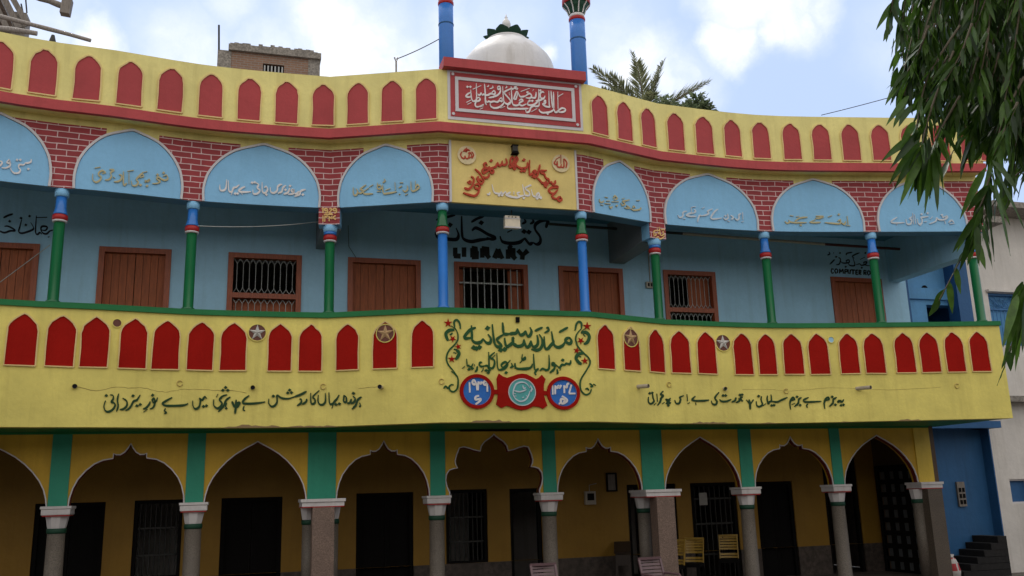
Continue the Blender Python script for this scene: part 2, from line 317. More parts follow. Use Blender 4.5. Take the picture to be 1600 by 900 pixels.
# ---------------------------------------------------------------- mesh builder
class MB:
    def __init__(s): s.v = []; s.f = []; s.uv = []; s.mi = []; s.sm = []; s.cur = 0; s.smooth = False
    def add(s, pts, faces, uvs=None):
        b = len(s.v); s.v += [tuple(p) for p in pts]; s.uv += (uvs or [(p[0] + p[1] * 0.37, p[2]) for p in pts])
        for f in faces: s.f.append([b + i for i in f]); s.mi.append(s.cur); s.sm.append(s.smooth)
    def box(s, x0, x1, y0, y1, z0, z1, bev=0):
        p = [(x, y, z) for z in (z0, z1) for y in (y0, y1) for x in (x0, x1)]
        s.add(p, [(0, 2, 3, 1), (4, 5, 7, 6), (0, 1, 5, 4), (2, 6, 7, 3), (0, 4, 6, 2), (1, 3, 7, 5)])
    def obox(s, a, b, w, h, up=(0, 0, 1)):        # a bar from a to b, w wide, h high
        a, b = Vector(a), Vector(b); d = (b - a).normalized(); r = d.cross(Vector(up))
        if r.length < 1e-4: r = d.cross(Vector((1, 0, 0)))
        r.normalize(); u = r.cross(d).normalized()
        p = []
        for q in (a, b):
            for i, j in ((-1, -1), (1, -1), (1, 1), (-1, 1)): p.append(q + r * (w / 2 * i) + u * (h / 2 * j))
        s.add(p, [(3, 2, 1, 0), (4, 5, 6, 7), (0, 1, 5, 4), (1, 2, 6, 5), (2, 3, 7, 6), (3, 0, 4, 7)])
    def tube(s, path, rad, n=8, cap=True):
        path = [Vector(p) for p in path]; rads = rad if isinstance(rad, (list, tuple)) else [rad] * len(path)
        pts = []; ref = None
        for i, p in enumerate(path):
            d = (path[min(i + 1, len(path) - 1)] - path[max(i - 1, 0)]).normalized()
            if ref is None: ref = d.orthogonal().normalized()
            ref = (ref - d * ref.dot(d)).normalized(); q = d.cross(ref)
            for k in range(n):
                t = 2 * math.pi * k / n; pts.append(p + (ref * math.cos(t) + q * math.sin(t)) * rads[i])
        fs = []
        for i in range(len(path) - 1):
            for k in range(n): fs.append((i * n + k, i * n + (k + 1) % n, (i + 1) * n + (k + 1) % n, (i + 1) * n + k))
        sv = s.smooth; s.smooth = True; s.add(pts, fs); s.smooth = sv
        if cap: s.add(pts[:n], [tuple(range(n))[::-1]]); s.add(pts[-n:], [tuple(range(n))])
    def lathe(s, cx, cy, prof, n=24, sq=False):
        pts = []; fs = []
        for r, z in prof:
            for k in range(n):
                t = 2 * math.pi * (k + 0.5) / n; q = r / max(abs(math.cos(t)), abs(math.sin(t))) if sq else r
                pts.append((cx + q * math.cos(t), cy + q * math.sin(t), z))
        for i in range(len(prof) - 1):
            for k in range(n): fs.append((i * n + k, i * n + (k + 1) % n, (i + 1) * n + (k + 1) % n, (i + 1) * n + k))
        fs.append(tuple(range(n))[::-1]); fs.append(tuple(range((len(prof) - 1) * n, len(prof) * n)))
        s.add(pts, fs)
    # things drawn on a vertical surface S in (u, z)
    def plate(s, S, poly, d0, d1):
        area = sum(p[0] * q[1] - q[0] * p[1] for p, q in zip(poly, poly[1:] + poly[:1]))
        if area < 0: poly = poly[::-1]
        lo, hi = min(p[0] for p in poly), max(p[0] for p in poly)
        cuts = [u for u in getattr(S, 's', []) if lo + 1e-4 < u < hi - 1e-4]
        def side(pl, c, keep):                     # clip a polygon at u = c
            o_ = []
            for p, q in zip(pl, pl[1:] + pl[:1]):
                pi, qi = (p[0] <= c) == keep or p[0] == c, (q[0] <= c) == keep or q[0] == c
                if pi: o_.append(p)
                if pi != qi and abs(q[0] - p[0]) > 1e-9:
                    k = (c - p[0]) / (q[0] - p[0]); o_.append((c, p[1] + (q[1] - p[1]) * k))
            return o_
        slices = []; rest = poly
        for c in cuts: slices.append(side(rest, c, True)); rest = side(rest, c, False)
        slices.append(rest)
        for pl in slices:
            n = len(pl)
            if n < 3: continue
            tri = tessellate_polygon([[Vector((u, z, 0)) for u, z in pl]]) if n > 4 else [tuple(range(n))]
            tr = []
            for t in tri:
                a, b, c = (pl[i] for i in t[:3])
                ar = (b[0] - a[0]) * (c[1] - a[1]) - (c[0] - a[0]) * (b[1] - a[1])
                if len(t) == 3 and abs(ar) < 1e-9: continue
                tr.append(tuple(t) if ar >= 0 or len(t) > 3 else (t[0], t[2], t[1]))
            s.add([S.P(u, z, d1) for u, z in pl], tr, list(pl))
        edge = []
        for p, q in zip(poly, poly[1:] + poly[:1]):
            edge.append(p); cc = [c for c in cuts if min(p[0], q[0]) < c < max(p[0], q[0])]
            for c in (cc if q[0] > p[0] else cc[::-1]): k = (c - p[0]) / (q[0] - p[0]); edge.append((c, p[1] + (q[1] - p[1]) * k))
        n = len(edge); s.add([S.P(u, z, d1) for u, z in edge] + [S.P(u, z, d0) for u, z in edge], [(i, n + i, n + (i + 1) % n, (i + 1) % n) for i in range(n)], edge + edge)
    def strip(s, S, u0, u1, z0, z1, d0, d1, step=None):
        us = [u0] + [u for u in getattr(S, 's', []) if u0 + 1e-4 < u < u1 - 1e-4] + [u1]
        pts = []; uv = []
        for u in us:
            for z, d in ((z0, d1), (z1, d1), (z1, d0), (z0, d0)): pts.append(S.P(u, z, d)); uv.append((u, z))
        fs = []
        for i in range(len(us) - 1):
            a, b = i * 4, i * 4 + 4
            fs += [(a, b, b + 1, a + 1), (a + 1, b + 1, b + 2, a + 2), (a + 2, b + 2, b + 3, a + 3), (a + 3, b + 3, b, a)]
        e = (len(us) - 1) * 4
        fs += [(0, 1, 2, 3), (e + 3, e + 2, e + 1, e)]
        s.add(pts, fs, uv)
    def band(s, S, line, w, d0, d1):              # a flat ribbon of width w centred on a polyline
        n = len(line); L = []; R = []
        for i in range(n):
            a, b = line[max(i - 1, 0)], line[min(i + 1, n - 1)]; dx, dz = b[0] - a[0], b[1] - a[1]; l = math.hypot(dx, dz) or 1
            ww = w[i] if isinstance(w, list) else w
            nx, nz_ = -dz / l * ww / 2, dx / l * ww / 2
            L.append((line[i][0] + nx, line[i][1] + nz_)); R.append((line[i][0] - nx, line[i][1] - nz_))
        s.ribbon(S, L, R, d0, d1)
    def ribbon(s, S, L, R, d0, d1):
        n = len(L); pts = []; uv = []
        for i in range(n):
            for (u, z), d in ((L[i], d1), (R[i], d1), (R[i], d0), (L[i], d0)): pts.append(S.P(u, z, d)); uv.append((u, z))
        fs = []
        for i in range(n - 1):
            a, b = i * 4, i * 4 + 4
            fs += [(a, a + 1, b + 1, b), (a + 1, a + 2, b + 2, b + 1), (a + 3, a, b, b + 3)]
        fs += [(0, 3, 2, 1), ((n - 1) * 4, (n - 1) * 4 + 1, (n - 1) * 4 + 2, (n - 1) * 4 + 3)]
        s.add(pts, fs, uv)
    def build(s, name, mat, parent=None, recenter=True, label=None, origin=None):
        me = bpy.data.meshes.new(name)
        if origin is None:
            xs = list(zip(*s.v)); c = Vector([(min(q) + max(q)) / 2 for q in xs]) if recenter else Vector((0, 0, 0))
        else: c = Vector(origin)
        me.from_pydata([tuple(Vector(p) - c) for p in s.v], [], s.f)
        for m_ in (mat if isinstance(mat, (list, tuple)) else [mat]): me.materials.append(M[m_])
        lay = me.uv_layers.new(name='UVMap')
        for li, lp in enumerate(me.loops): lay.data[li].uv = s.uv[lp.vertex_index]
        for p, i, q in zip(me.polygons, s.mi, s.sm): p.material_index = i; p.use_smooth = q
        me.update()
        o = bpy.data.objects.new(name, me); COL.objects.link(o)
        if parent is not None:
            o.parent = parent; o.location = c - Vector(WPOS[parent.name])
        else: o.location = c
        WPOS[o.name] = tuple(c)
        if label: o['label'] = label
        return o
WPOS = {}
def thing(name, label, cat, loc, group=None):
    o = bpy.data.objects.new(name, None); COL.objects.link(o); o.location = loc; o.empty_display_size = 0.2
    o['label'] = label; o['category'] = cat; WPOS[o.name] = tuple(loc)
    if group: o['group'] = group
    return o
def tag(o, label, cat, group=None):
    o['label'] = label; o['category'] = cat
    if group: o['group'] = group
    return o
def struct(o): o['kind'] = 'structure'; return o
# ---------------------------------------------------------------- hand lettering: pen strokes traced on a surface
def catmull(p, n=5):
    if len(p) < 3: return p
    out = []
    for i in range(len(p) - 1):
        a, b, c, d = p[max(i - 1, 0)], p[i], p[i + 1], p[min(i + 2, len(p) - 1)]
        for j in range(n):
            t = j / n
            out.append(tuple(0.5 * (2 * b[k] + (c[k] - a[k]) * t + (2 * a[k] - 5 * b[k] + 4 * c[k] - d[k]) * t * t + (3 * b[k] - a[k] - 3 * c[k] + d[k]) * t ** 3) for k in (0, 1)))
    out.append(p[-1]); return out
def pts_of(s): return [tuple(float(v) for v in q.split(',')) for q in s.split()]
def letters(S, d, ox, oy, sc, w, strokes, dots='', th=0.012, mb=None, nib=0.48, taper=0.45, curve=True, dotw=1.25):
    mb = mb or MB()
    w *= 1.25
    k = getattr(mb, 'k', 0)
    for st in strokes:
        ww = w
        if ':' in st: f, st = st.split(':'); ww = w * float(f)
        p = [(ox + x / sc, oy + y / sc) for x, y in pts_of(st)]
        p = catmull(p) if curve else p
        n = len(p); L = []; R = []
        for i in range(n):
            a, b = p[max(i - 1, 0)], p[min(i + 1, n - 1)]; dx, dy = b[0] - a[0], b[1] - a[1]; l = math.hypot(dx, dy) or 1
            ang = math.atan2(-dy, dx); e = min(i, n - 1 - i) / max(1, (n - 1) * 0.22)
            q = ww * (1 - nib + nib * abs(math.sin(ang - math.radians(115)))) * (taper + (1 - taper) * min(1, e)) / 2
            nx, ny = -dy / l * q, dx / l * q
            L.append(S.hit(p[i][0] - nx, p[i][1] - ny, d)); R.append(S.hit(p[i][0] + nx, p[i][1] + ny, d))
        mb.ribbon(S, L, R, d - 0.002, d + th + 0.00035 * (k % 17)); k += 1
    for x, y in pts_of(dots):
        x, y = ox + x / sc, oy + y / sc; r = w * dotw * 0.62
        mb.plate(S, [S.hit(x + r * c, y + r * e, d) for c, e in ((1, -0.15), (0.15, 0.9), (-1, 0.15), (-0.15, -0.9))], d - 0.002, d + th + 0.00035 * (k % 17)); k += 1
    mb.k = k
    return mb
# ---------------------------------------------------------------- ground
Z0 = -0.15
mb = MB(); mb.add([(-600, -600, Z0), (600, -600, Z0), (600, 900, Z0), (-600, 900, Z0)], [(0, 1, 2, 3)]); g = struct(mb.build('ground', 'gravel'))
Y_ARC, Y_LO, Y_UP = 15.5, 17.3, 16.2
KA = Y_ARC / 14.9
def zk(z): return EYE + (z - EYE) * KA
ARC, LOW, UPW = PlaneSurf((0, Y_ARC), (1, Y_ARC)), PlaneSurf((0, Y_LO), (1, Y_LO)), PlaneSurf((0, Y_UP), (1, Y_UP))
B = thing('madrasa_building', 'two storey school building with yellow balcony, red painted arches and blue upper gallery', 'building', (4.2, 14.9, 0))
def fs(px, py, d=0.0): return FRONT.hit(px, py, d)
def rect(u0, u1, z0, z1): return [(u0, z0), (u1, z0), (u1, z1), (u0, z1)]
HAND = random.Random(12)
def pointed(u0, u1, z0, z1, sh=0.66):
    c, w, h = (u0 + u1) / 2, (u1 - u0) / 2, z1 - z0
    prof = [(1, 0), (1, sh * 0.55), (1, sh), (0.965, sh + 0.075), (0.88, sh + 0.14), (0.72, sh + 0.20), (0.45, sh + 0.262), (0.2, sh + 0.315), (0, 1.0)]
    j = lambda: HAND.uniform(-0.006, 0.006)
    return [(c + w * a + j(), z0 + h * b + j()) for a, b in prof] + [(c - w * a + j(), z0 + h * b + j()) for a, b in prof[-2::-1]]
SE0, SE1 = 0.0, S_E
# ---------------------------------------------------------------- balcony
mb = MB(); mb.strip(FRONT, SE0, SE1, 2.925, 4.665, -0.2, 0.0)
bal = mb.build('balcony_parapet', 'yel2', B)
mb = MB(); mb.strip(FRONT, SE0, SE1 + 0.02, 4.665, 4.75, -0.24, 0.035); mb.build('handrail', 'rail', bal)
BAL_ARCH = [((6,571),(55,572.5)),((69,572.5),(115.5,574)),((123,574),(168,575)),((184.5,576),(228,577)),((236,577.5),(279,578)),((291,579),(333,579)),((342.5,579.5),(384,580)),
 ((417,580),(455.5,580)),((466,580),(503,580)),((524.5,579.5),(560,579)),((582,577.5),(620.5,576)),((642.5,575),(678,574)),((934,575),(961,576)),((975,577.5),(1001,579)),
 ((1015,580.5),(1039,582)),((1049,582.5),(1080,583)),((1091,584),(1121,584)),((1148,584),(1177.5,584.5)),((1186,585),(1215,585)),((1226,585.5),(1257,585)),((1266,585),(1297.5,584.5)),
 ((1314,584),(1344.5,584)),((1353,584),(1384.5,583)),((1401,583),(1432,582.5)),((1440,582.5),(1471,582)),((1480,582),(1510,582)),((1519,581),(1549,581))]
us = [(fs(*a)[0], fs(*b)[0]) for a, b in BAL_ARCH]
us = [(us[0][0] - 0.62 * k, us[0][0] - 0.62 * k + 0.47) for k in (4, 3, 2, 1) if us[0][0] - 0.62 * k > 0.05] + us
def offset_out(poly, e):
    cx_ = sum(p[0] for p in poly) / len(poly); return [(p[0] + (e if p[0] > cx_ + 1e-6 else -e if p[0] < cx_ - 1e-6 else 0), p[1] + (e if p[1] > poly[2][1] - 0.02 else -e * 0.4)) for p in poly]
for u0, u1 in us:
    p = pointed(u0, u1, 3.797, 4.557)
    mb = MB(); mb.plate(FRONT, p, -0.002, 0.010); mb.cur = 1
    q = p[:]; q.append(q[0]); mb.band(FRONT, q, 0.020, -0.002, 0.026)
    mb.build('arch_panel', ['redlo', 'rim'], bal)
# star openings in the parapet
def star(px, py, r, back, st):
    u, z = fs(px, py); R = abs(fs(px + r, py)[0] - fs(px - r, py)[0]) / 2; mb = MB()
    circ = [(u + R * math.cos(t * math.pi / 12), z + R * math.sin(t * math.pi / 12)) for t in range(24)]
    mb.plate(FRONT, circ, -0.002, 0.014)
    mb.cur = 1; c2 = circ + [circ[0]]; mb.band(FRONT, c2, 0.014, 0.0, 0.022)
    mb.cur = 2
    tips = [(u + R * 0.97 * math.cos(math.pi / 2 + k * 2 * math.pi / 5), z + R * 0.97 * math.sin(math.pi / 2 + k * 2 * math.pi / 5)) for k in range(5)]
    inn = [(u + R * 0.37 * math.cos(math.pi / 2 + (k + 0.5) * 2 * math.pi / 5), z + R * 0.37 * math.sin(math.pi / 2 + (k + 0.5) * 2 * math.pi / 5)) for k in range(5)]
    pts = [FRONT.P(u, z, 0.05)]
    for a, b in zip(tips, inn): pts += [FRONT.P(*a, 0.018), FRONT.P(*b, 0.018)]
    mb.add(pts, [(0, 1 + k, 1 + (k + 1) % 10) for k in range(10)])
    mb.build('star_opening', [back, 'yel2', st], bal)
star(402, 520, 14, 'holeback', 'starw'); star(602, 521, 14, 'holeback', 'start'); star(985, 528, 11, 'holeback', 'start'); star(1129, 536, 11.5, 'holeback', 'starw')
for px, py, r, m_ in ((183, 505, 6.3, 'holeback'), (1298, 531, 5.7, 'wallblue')):
    u, z = fs(px, py); R = r / 98; mb = MB()
    mb.plate(FRONT, [(u + R * math.cos(t * math.pi / 10), z + R * math.sin(t * math.pi / 10)) for t in range(20)], -0.002, 0.011)
    mb.cur = 1; mb.band(FRONT, [(u + R * math.cos(t * math.pi / 10), z + R * math.sin(t * math.pi / 10)) for t in range(21)], 0.012, 0, 0.02)
    mb.build('round_opening', [m_, 'yel2'], bal)
# drain spouts, hooks, cracks, bare patches
for px, py, ln, dx in ((117, 603, 0.05, 0), (395, 605, 0.05, 0), (596, 605, 0.16, -0.02), (996, 604, 0.2, 0.10), (1338, 607, 0.24, 0.16), (1132, 607, 0.04, 0)):
    u, z = fs(px, py); a = Vector(FRONT.P(u, z, -0.03)); b = Vector(FRONT.P(u + dx, z - 0.01, ln)); d = (b - a).normalized()
    mb = MB(); mb.tube([a, b], 0.035, 12, False); mb.cur = 1; mb.tube([b - d * 0.03, b - d * 0.028], 0.033, 12)
    mb.build('drain_spout', ['pvc', 'black'], bal)
for px, py in ((281, 599), (505, 604), (690, 596), (1045, 601), (1228, 611), (1495, 603)):
    u, z = fs(px, py); mb = MB()
    mb.tube([FRONT.P(u + 0.04 * math.cos(t), z + 0.042 * math.sin(t), 0.012) for t in [0.5 + k * 0.5 for k in range(12)]], 0.008, 6); mb.build('wall_hook', 'hook', bal)
def crack(pts, w, m_='crack'):
    mb = MB(); line = [fs(x, y) for x, y in catmull(pts, 4)]; rnd = random.Random(len(pts)); line = [(u, z + rnd.uniform(-.006, .006)) for u, z in line]
    mb.band(FRONT, line, [w * rnd.uniform(0.4, 1.2) for _ in line], -0.002, 0.0025); return mb.build('plaster_crack', m_, bal)
crack([(119, 604), (150, 610), (180, 605), (200, 606), (225, 606), (245, 611), (262, 612), (282, 609), (310, 608), (340, 610), (362, 610), (385, 614)], 0.008)
crack([(560, 607), (580, 605), (597, 603)], 0.008); crack([(1160, 609), (1200, 608), (1235, 611), (1300, 606), (1390, 609), (1470, 605)], 0.004)
rnd = random.Random(4)
def chip(x0, x1, y, h):
    mb = MB(); n = int((x1 - x0) / 5); top = []; bot = []
    for i in range(n + 1):
        x = x0 + (x1 - x0) * i / n; e = math.sin(math.pi * i / n) ** 0.5 if 0 < i < n else 0
        u, _ = fs(x, y); bot.append((u, 2.918)); top.append((u, 2.92 + h * e * rnd.uniform(0.35, 1.1)))
    mb.plate(FRONT, bot + top[::-1], -0.03, 0.004); mb.build('bare_plaster_patch', 'chip', bal)
chip(347, 440, 668, 0.05); chip(445, 530, 664, 0.028); chip(735, 800, 658, 0.05); chip(1078, 1140, 660, 0.04); chip(1180, 1215, 660, 0.02); chip(1312, 1330, 661, 0.02); chip(1402, 1440, 656, 0.03)
# ---- painted writing of the balcony
W3 = 4.3
mb = letters(CENTRE, 0, 800, 490, 9, W3, ["820,345 780,345 750,380 790,420 825,415 832,370 800,340", "750,390 710,450 650,475 600,450 575,380 555,250", "565,330 580,400 540,450 500,495 460,470 450,320",
    "380,290 420,360 425,440 390,500 340,515 270,500", "350,300 365,400 340,460 290,460 265,380", "265,380 245,450 200,465 165,360", "165,370 150,440 80,460 20,430 0,380",
    "250,190 272,250 250,310 215,310 190,240", "190,240 160,290 110,295 75,210", "75,210 60,270 0,280 -40,285", "0.75:320,245 370,220 430,195", "0.75:660,265 720,230 785,195", "0.7:455,270 510,240 508,200 480,205"])
letters(CENTRE, 0, 690, 490, 9, W3, ["960,285 900,290 870,270 862,200 855,125", "870,295 800,340 780,380 840,450 790,468 745,420 725,300 710,150", "1020,360 1000,340 1000,400 960,440 915,465 890,400 885,340", "990,340 1010,420 1050,445",
    "650,290 690,350 680,410 630,410 580,350", "580,350 550,400 480,410 430,370 425,280 418,165", "420,340 330,350 330,310 400,230 480,198"], "645,205 830,512 885,505 450,478 490,492 530,474", mb=mb, dotw=1.35)
mb.build('school_name_lettering', 'letgreen', bal)
mb = letters(CENTRE, 0, 800, 490, 9, 3.0, ["35,700 45,760 120,780 210,780 270,750 285,705", "0.8:145,570 140,650 185,640 180,615 110,695", "300,565 315,770 350,790 368,765", "345,800 320,835 340,865", "825,655 815,705 780,705 760,690", "760,690 740,720 700,720 670,760 640,740",
    "680,740 675,800", "640,740 600,720 565,725 570,695 605,700", "605,705 590,780 530,832", "518,580 520,760 480,795 430,775 390,805", "630,780 640,835 625,835"], "712,655 0,745")
letters(CENTRE, 0, 690, 490, 9, 3.0, ["1240,760 1150,775 1050,770 1030,695", "0.7:440,700 420,745 390,740 385,720", "0.7:385,720 360,735 350,635", "0.7:325,740 290,772", "0.7:460,710 465,740", "500,740 495,790 470,822", "570,690 540,690 530,725 560,745 600,735",
    "600,735 640,735 665,770 660,540", "745,545 680,610 740,660 735,740 700,770 660,740", "0.8:755,580 690,645", "775,555 790,770 850,785 900,760 925,710 890,680 840,720 870,755 965,655", "0.8:980,695 995,745 960,760", "590,770 560,822"], "655,832 625,800 672,797 905,832 385,782 430,772", mb=mb)
mb.build('place_name_lettering', 'letgreen', bal)
WV = 3.0
mb = letters(FRONT, 0, 150, 590, 10, WV, ["150,360 125,440 140,510 190,535 260,500 300,430 270,390 240,380 270,330 265,280 220,270", "355,250 335,350 345,450 320,530", "415,320 480,370 480,440 430,490 370,500", "690,270 640,350 590,370 550,440 510,490 460,515",
    "845,370 830,420 780,475 735,490", "0.7:740,540 805,495", "960,310 945,360 900,390 880,350 910,330 920,400 890,470 840,490", "1190,310 1120,350 1040,405 1090,437 1250,440 1380,430 1440,405", "0.8:1085,480 1070,520 1100,545 1065,565"], "160,280 578,285 640,440 690,420 885,275")
letters(FRONT, 0, 300, 590, 10, WV, ["10,360 15,440 50,490 110,460 130,370 120,330 160,350 200,300 230,330", "340,340 340,430 390,480 440,460 470,400 430,350 480,290 550,270", "0.7:405,255 380,310", "600,300 530,360 490,450 410,535", "0.8:545,390 525,450 545,480 515,485",
    "1.8:625,370 650,430 685,465", "1.8:745,375 715,430 685,465", "1.3:690,345 685,450 672,570", "895,280 830,330 790,390 850,407 1000,402 1145,380", "0.8:815,440 800,500 830,520", "1200,330 1200,400 1240,450 1290,440 1330,380 1330,280 1400,320 1500,330 1600,300"], "180,450 225,440 525,155 482,198 560,200 1270,290", mb=mb)
letters(FRONT, 0, 430, 590, 10, WV, ["300,300 400,265 490,215", "380,330 410,350 400,400 340,440", "495,330 480,380 420,420", "555,240 555,350 570,410 620,395 620,340 590,300 690,200", "675,270 670,370 700,420 750,420 785,370 785,240", "840,230 850,400 900,410 930,370 960,340 1000,270",
    "0.8:905,430 885,480", "1075,270 1070,370 1110,380 1110,310 1075,280", "1190,330 1170,390 1125,405", "1215,290 1250,330 1230,385 1180,405", "1350,300 1290,350 1260,430 1200,495", "0.8:1320,390 1332,440 1308,450"], "225,195 195,240 255,235 950,420 1003,410 1222,245", mb=mb)
mb.build('verse_lettering', 'letdk', bal, label='dark green verse line under the red arches of the left wing')
WV = 2.6
mb = letters(FRONT, 0, 1000, 590, 10, WV, ["130,300 130,380 170,410 215,370 200,310 195,250", "0.7:215,430 250,395", "260,250 270,380", "360,210 320,260 360,280 330,320 310,380 270,435", "350,300 310,330", "0.7:345,410 380,385", "475,320 440,350 405,340 430,370 470,350", "540,350 560,400 610,400 630,340 620,310 680,280",
    "730,260 740,370", "0.7:740,410 775,385", "860,290 810,345 870,362 1000,360 1075,350", "0.8:865,390 872,430", "1110,360 1130,410 1180,420 1200,370 1170,330 1180,290 1230,230", "1240,340 1270,370 1350,370 1420,340", "1495,310 1480,360 1430,380", "1540,320 1550,360 1500,390", "1600,310 1570,310 1580,350 1605,370"],
    "150,245 188,240 420,400 460,396 440,435 1295,280 1335,280 1320,185 1560,270 1592,268")
mb.build('verse_lettering', 'letdk', bal, label='dark green verse words left of the leaf mark on the right wing')
mb = letters(FRONT, 0, 1170, 590, 10, WV, ["1.4:0,340 15,410 20,500", "1.4:70,345 20,420", "1.4:-40,345 10,420", "115,370 120,430 160,455 210,420 190,350 195,290", "0.7:220,440 265,405", "345,265 350,360 320,380 300,410 285,340 288,280", "350,370 440,380 510,350 600,310", "650,500 640,400 660,340 690,310 710,340 660,360",
    "820,310 780,340 770,400 710,455", "0.7:670,420 720,400", "930,310 860,345 870,377 980,380 1130,370", "0.8:920,410 900,440 915,470", "1185,490 1175,400 1200,330 1240,310 1250,340 1190,360", "1370,310 1320,340 1310,400 1255,450", "1480,340 1450,380 1410,360 1390,385 1440,350"],
    "150,290 355,435 392,430 750,300 800,430 1300,300 1350,425 1440,432 1476,425")
mb.build('verse_lettering', 'letdk', bal, label='dark green verse words right of the leaf mark on the right wing')
# ---- medallions
def disc(mb, S, cx_, cy_, r, d0, d1, n=32):
    u, z = S.hit(cx_, cy_); R = (S.hit(cx_ + r, cy_)[0] - S.hit(cx_ - r, cy_)[0]) / 2
    RZ = (S.hit(cx_, cy_ - r)[1] - S.hit(cx_, cy_ + r)[1]) / 2
    mb.plate(S, [(u + R * math.cos(t * 2 * math.pi / n), z + RZ * math.sin(t * 2 * math.pi / n)) for t in range(n)], d0, d1)
def ring(mb, S, cx_, cy_, r, w, d0, d1, n=32):
    u, z = S.hit(cx_, cy_); R = (S.hit(cx_ + r, cy_)[0] - S.hit(cx_ - r, cy_)[0]) / 2; RZ = (S.hit(cx_, cy_ - r)[1] - S.hit(cx_, cy_ + r)[1]) / 2
    mb.band(S, [(u + R * math.cos(t * 2 * math.pi / n), z + RZ * math.sin(t * 2 * math.pi / n)) for t in range(n + 1)], w, d0, d1)
mb = MB(); disc(mb, CENTRE, 745, 611.7, 22.8, -0.002, 0.012); mb.cur = 1; ring(mb, CENTRE, 745, 611.7, 24.3, 0.055, 0, 0.035); mb.cur = 2; ring(mb, CENTRE, 745, 611.7, 22.0, 0.010, 0, 0.022); mb.cur = 3
letters(CENTRE, 0.012, 685, 570, 9, 2.7, ["435,245 440,390", "525,250 495,215 475,250 500,280 530,260 545,360", "560,235 555,360", "560,240 590,268 607,235", "680,240 650,230 630,260 655,285 680,270 687,380", "570,435 525,450 520,490 590,480 580,510 520,558"], mb=mb, taper=0.8, nib=0.15)
mb.build('date_medallion', ['medblue', 'redlo', 'trim', 'letwhite'], bal, label='round blue medallion in a red ring with ۱۹۲۹ ء')
mb = MB(); disc(mb, CENTRE, 879.8, 614.4, 21.8, -0.002, 0.012); mb.cur = 1; ring(mb, CENTRE, 879.8, 614.4, 23.3, 0.055, 0, 0.035); mb.cur = 2; ring(mb, CENTRE, 879.8, 614.4, 21.2, 0.010, 0, 0.022); mb.cur = 3
letters(CENTRE, 0.012, 800, 570, 9, 2.7, ["568,285 572,420", "605,290 605,415", "605,300 630,330 652,295 665,325 690,285", "730,290 735,400", "730,295 765,320 775,275 802,262", "832,280 800,400", "798,405 888,405", "700,440 760,480 770,510 730,540 690,540 690,480 740,500 722,530", "690,530 655,552"], mb=mb, taper=0.8, nib=0.15, curve=True)
mb.build('date_medallion', ['medblue', 'redlo', 'trim', 'letwhite'], bal, label='round blue medallion in a red ring with ۱۳۴۷ ھ')
emb = [(778.9,583.9),(785,588.3),(791.7,590.6),(800,588),(808,585),(815,584),(822,585),(830,589),(836.7,592.8),(842,590),(846,586),(851.7,592.8),(849,601),(849,616.7),(850.5,623),(854.4,634),(847.8,639),(842,636),(833,635),(824,639.5),(815,641),(806,639.5),(797,636),(791.7,634),(782.8,637.8),(775,632),(777,622),(777.5,614),(776.7,606.7),(775.6,592)]
mb = MB(); mb.plate(CENTRE, [CENTRE.hit(*p) for p in emb], -0.002, 0.030); mb.plate(CENTRE, [CENTRE.hit(*p) for p in ((771, 609), (778, 609), (778, 616), (771, 616))], -0.002, 0.024); mb.plate(CENTRE, [CENTRE.hit(*p) for p in ((848, 610.5), (855, 611.5), (855, 617.5), (848, 617.5))], -0.002, 0.024)
mb.cur = 1; disc(mb, CENTRE, 814.8, 613, 20.5, 0.02, 0.034); mb.cur = 2; ring(mb, CENTRE, 814.8, 613, 20.8, 0.014, 0.03, 0.042); mb.cur = 3
letters(CENTRE, 0.034, 800, 570, 9, 1.9, ["250,330 200,265 130,245 60,270 25,340 15,420 60,490 130,515 200,480 235,420 250,370", "30,365 110,380 200,350", "150,290 160,330 190,325", "140,465 165,455", "195,430 215,450", "15,400 50,410", "20,440 60,440", "250,290 275,340 260,380", "265,300 290,350"], mb=mb)
mb.build('emblem_medallion', ['redlo', 'teal', 'trim', 'letpale'], bal, label='red bracketed plaque with a round teal emblem')
# ---- vines
def flower(mb, S, ox, oy, sc, x, y, r, rot):
    x, y, r = ox + x / sc, oy + y / sc, r / sc; p = []
    for k in range(10):
        q = r if k % 2 == 0 else r * 0.36; t = rot + k * math.pi / 5; p.append(S.hit(x + q * math.cos(t), y + q * math.sin(t)))
    mb.plate(S, p, -0.002, 0.016)
def vine(parts_a, parts_b, fl, ox, lab):
    mb = letters(CENTRE, 0, ox, 490, 9, 2.2, parts_a, taper=0.55, nib=0.2); letters(CENTRE, 0, *parts_b[0], 9, 2.2, parts_b[1], mb=mb, taper=0.55, nib=0.2); mb.cur = 1
    for x, y, r, t in fl: flower(mb, CENTRE, ox, 490, 9, x, y, r, t)
    mb.build('flower_vine', ['letgreen', 'redlo'], bal, label=lab)
vine(["1.3:265,215 250,130 210,90 175,120 185,200", "185,200 225,280 225,370 180,440 110,510 75,580 70,660 100,730 160,800 225,890", "2:180,230 110,235 60,280 75,350 95,380", "150,270 130,295 115,285", "0.8:170,500 205,505 230,520", "2:205,510 245,560 200,650", "165,545 205,560", "0.8:185,210 130,170"],
     ((685, 570), ["180,90 265,170 275,260 260,340 210,380 165,360 150,310 180,280 215,285", "150,310 130,330 100,300 75,335"]), [(90, 135, 62, -1.57), (155, 355, 52, 0.3), (232, 465, 46, 0.7), (142, 640, 54, -0.3)], 690, 'green vine with red flowers left of the school name')
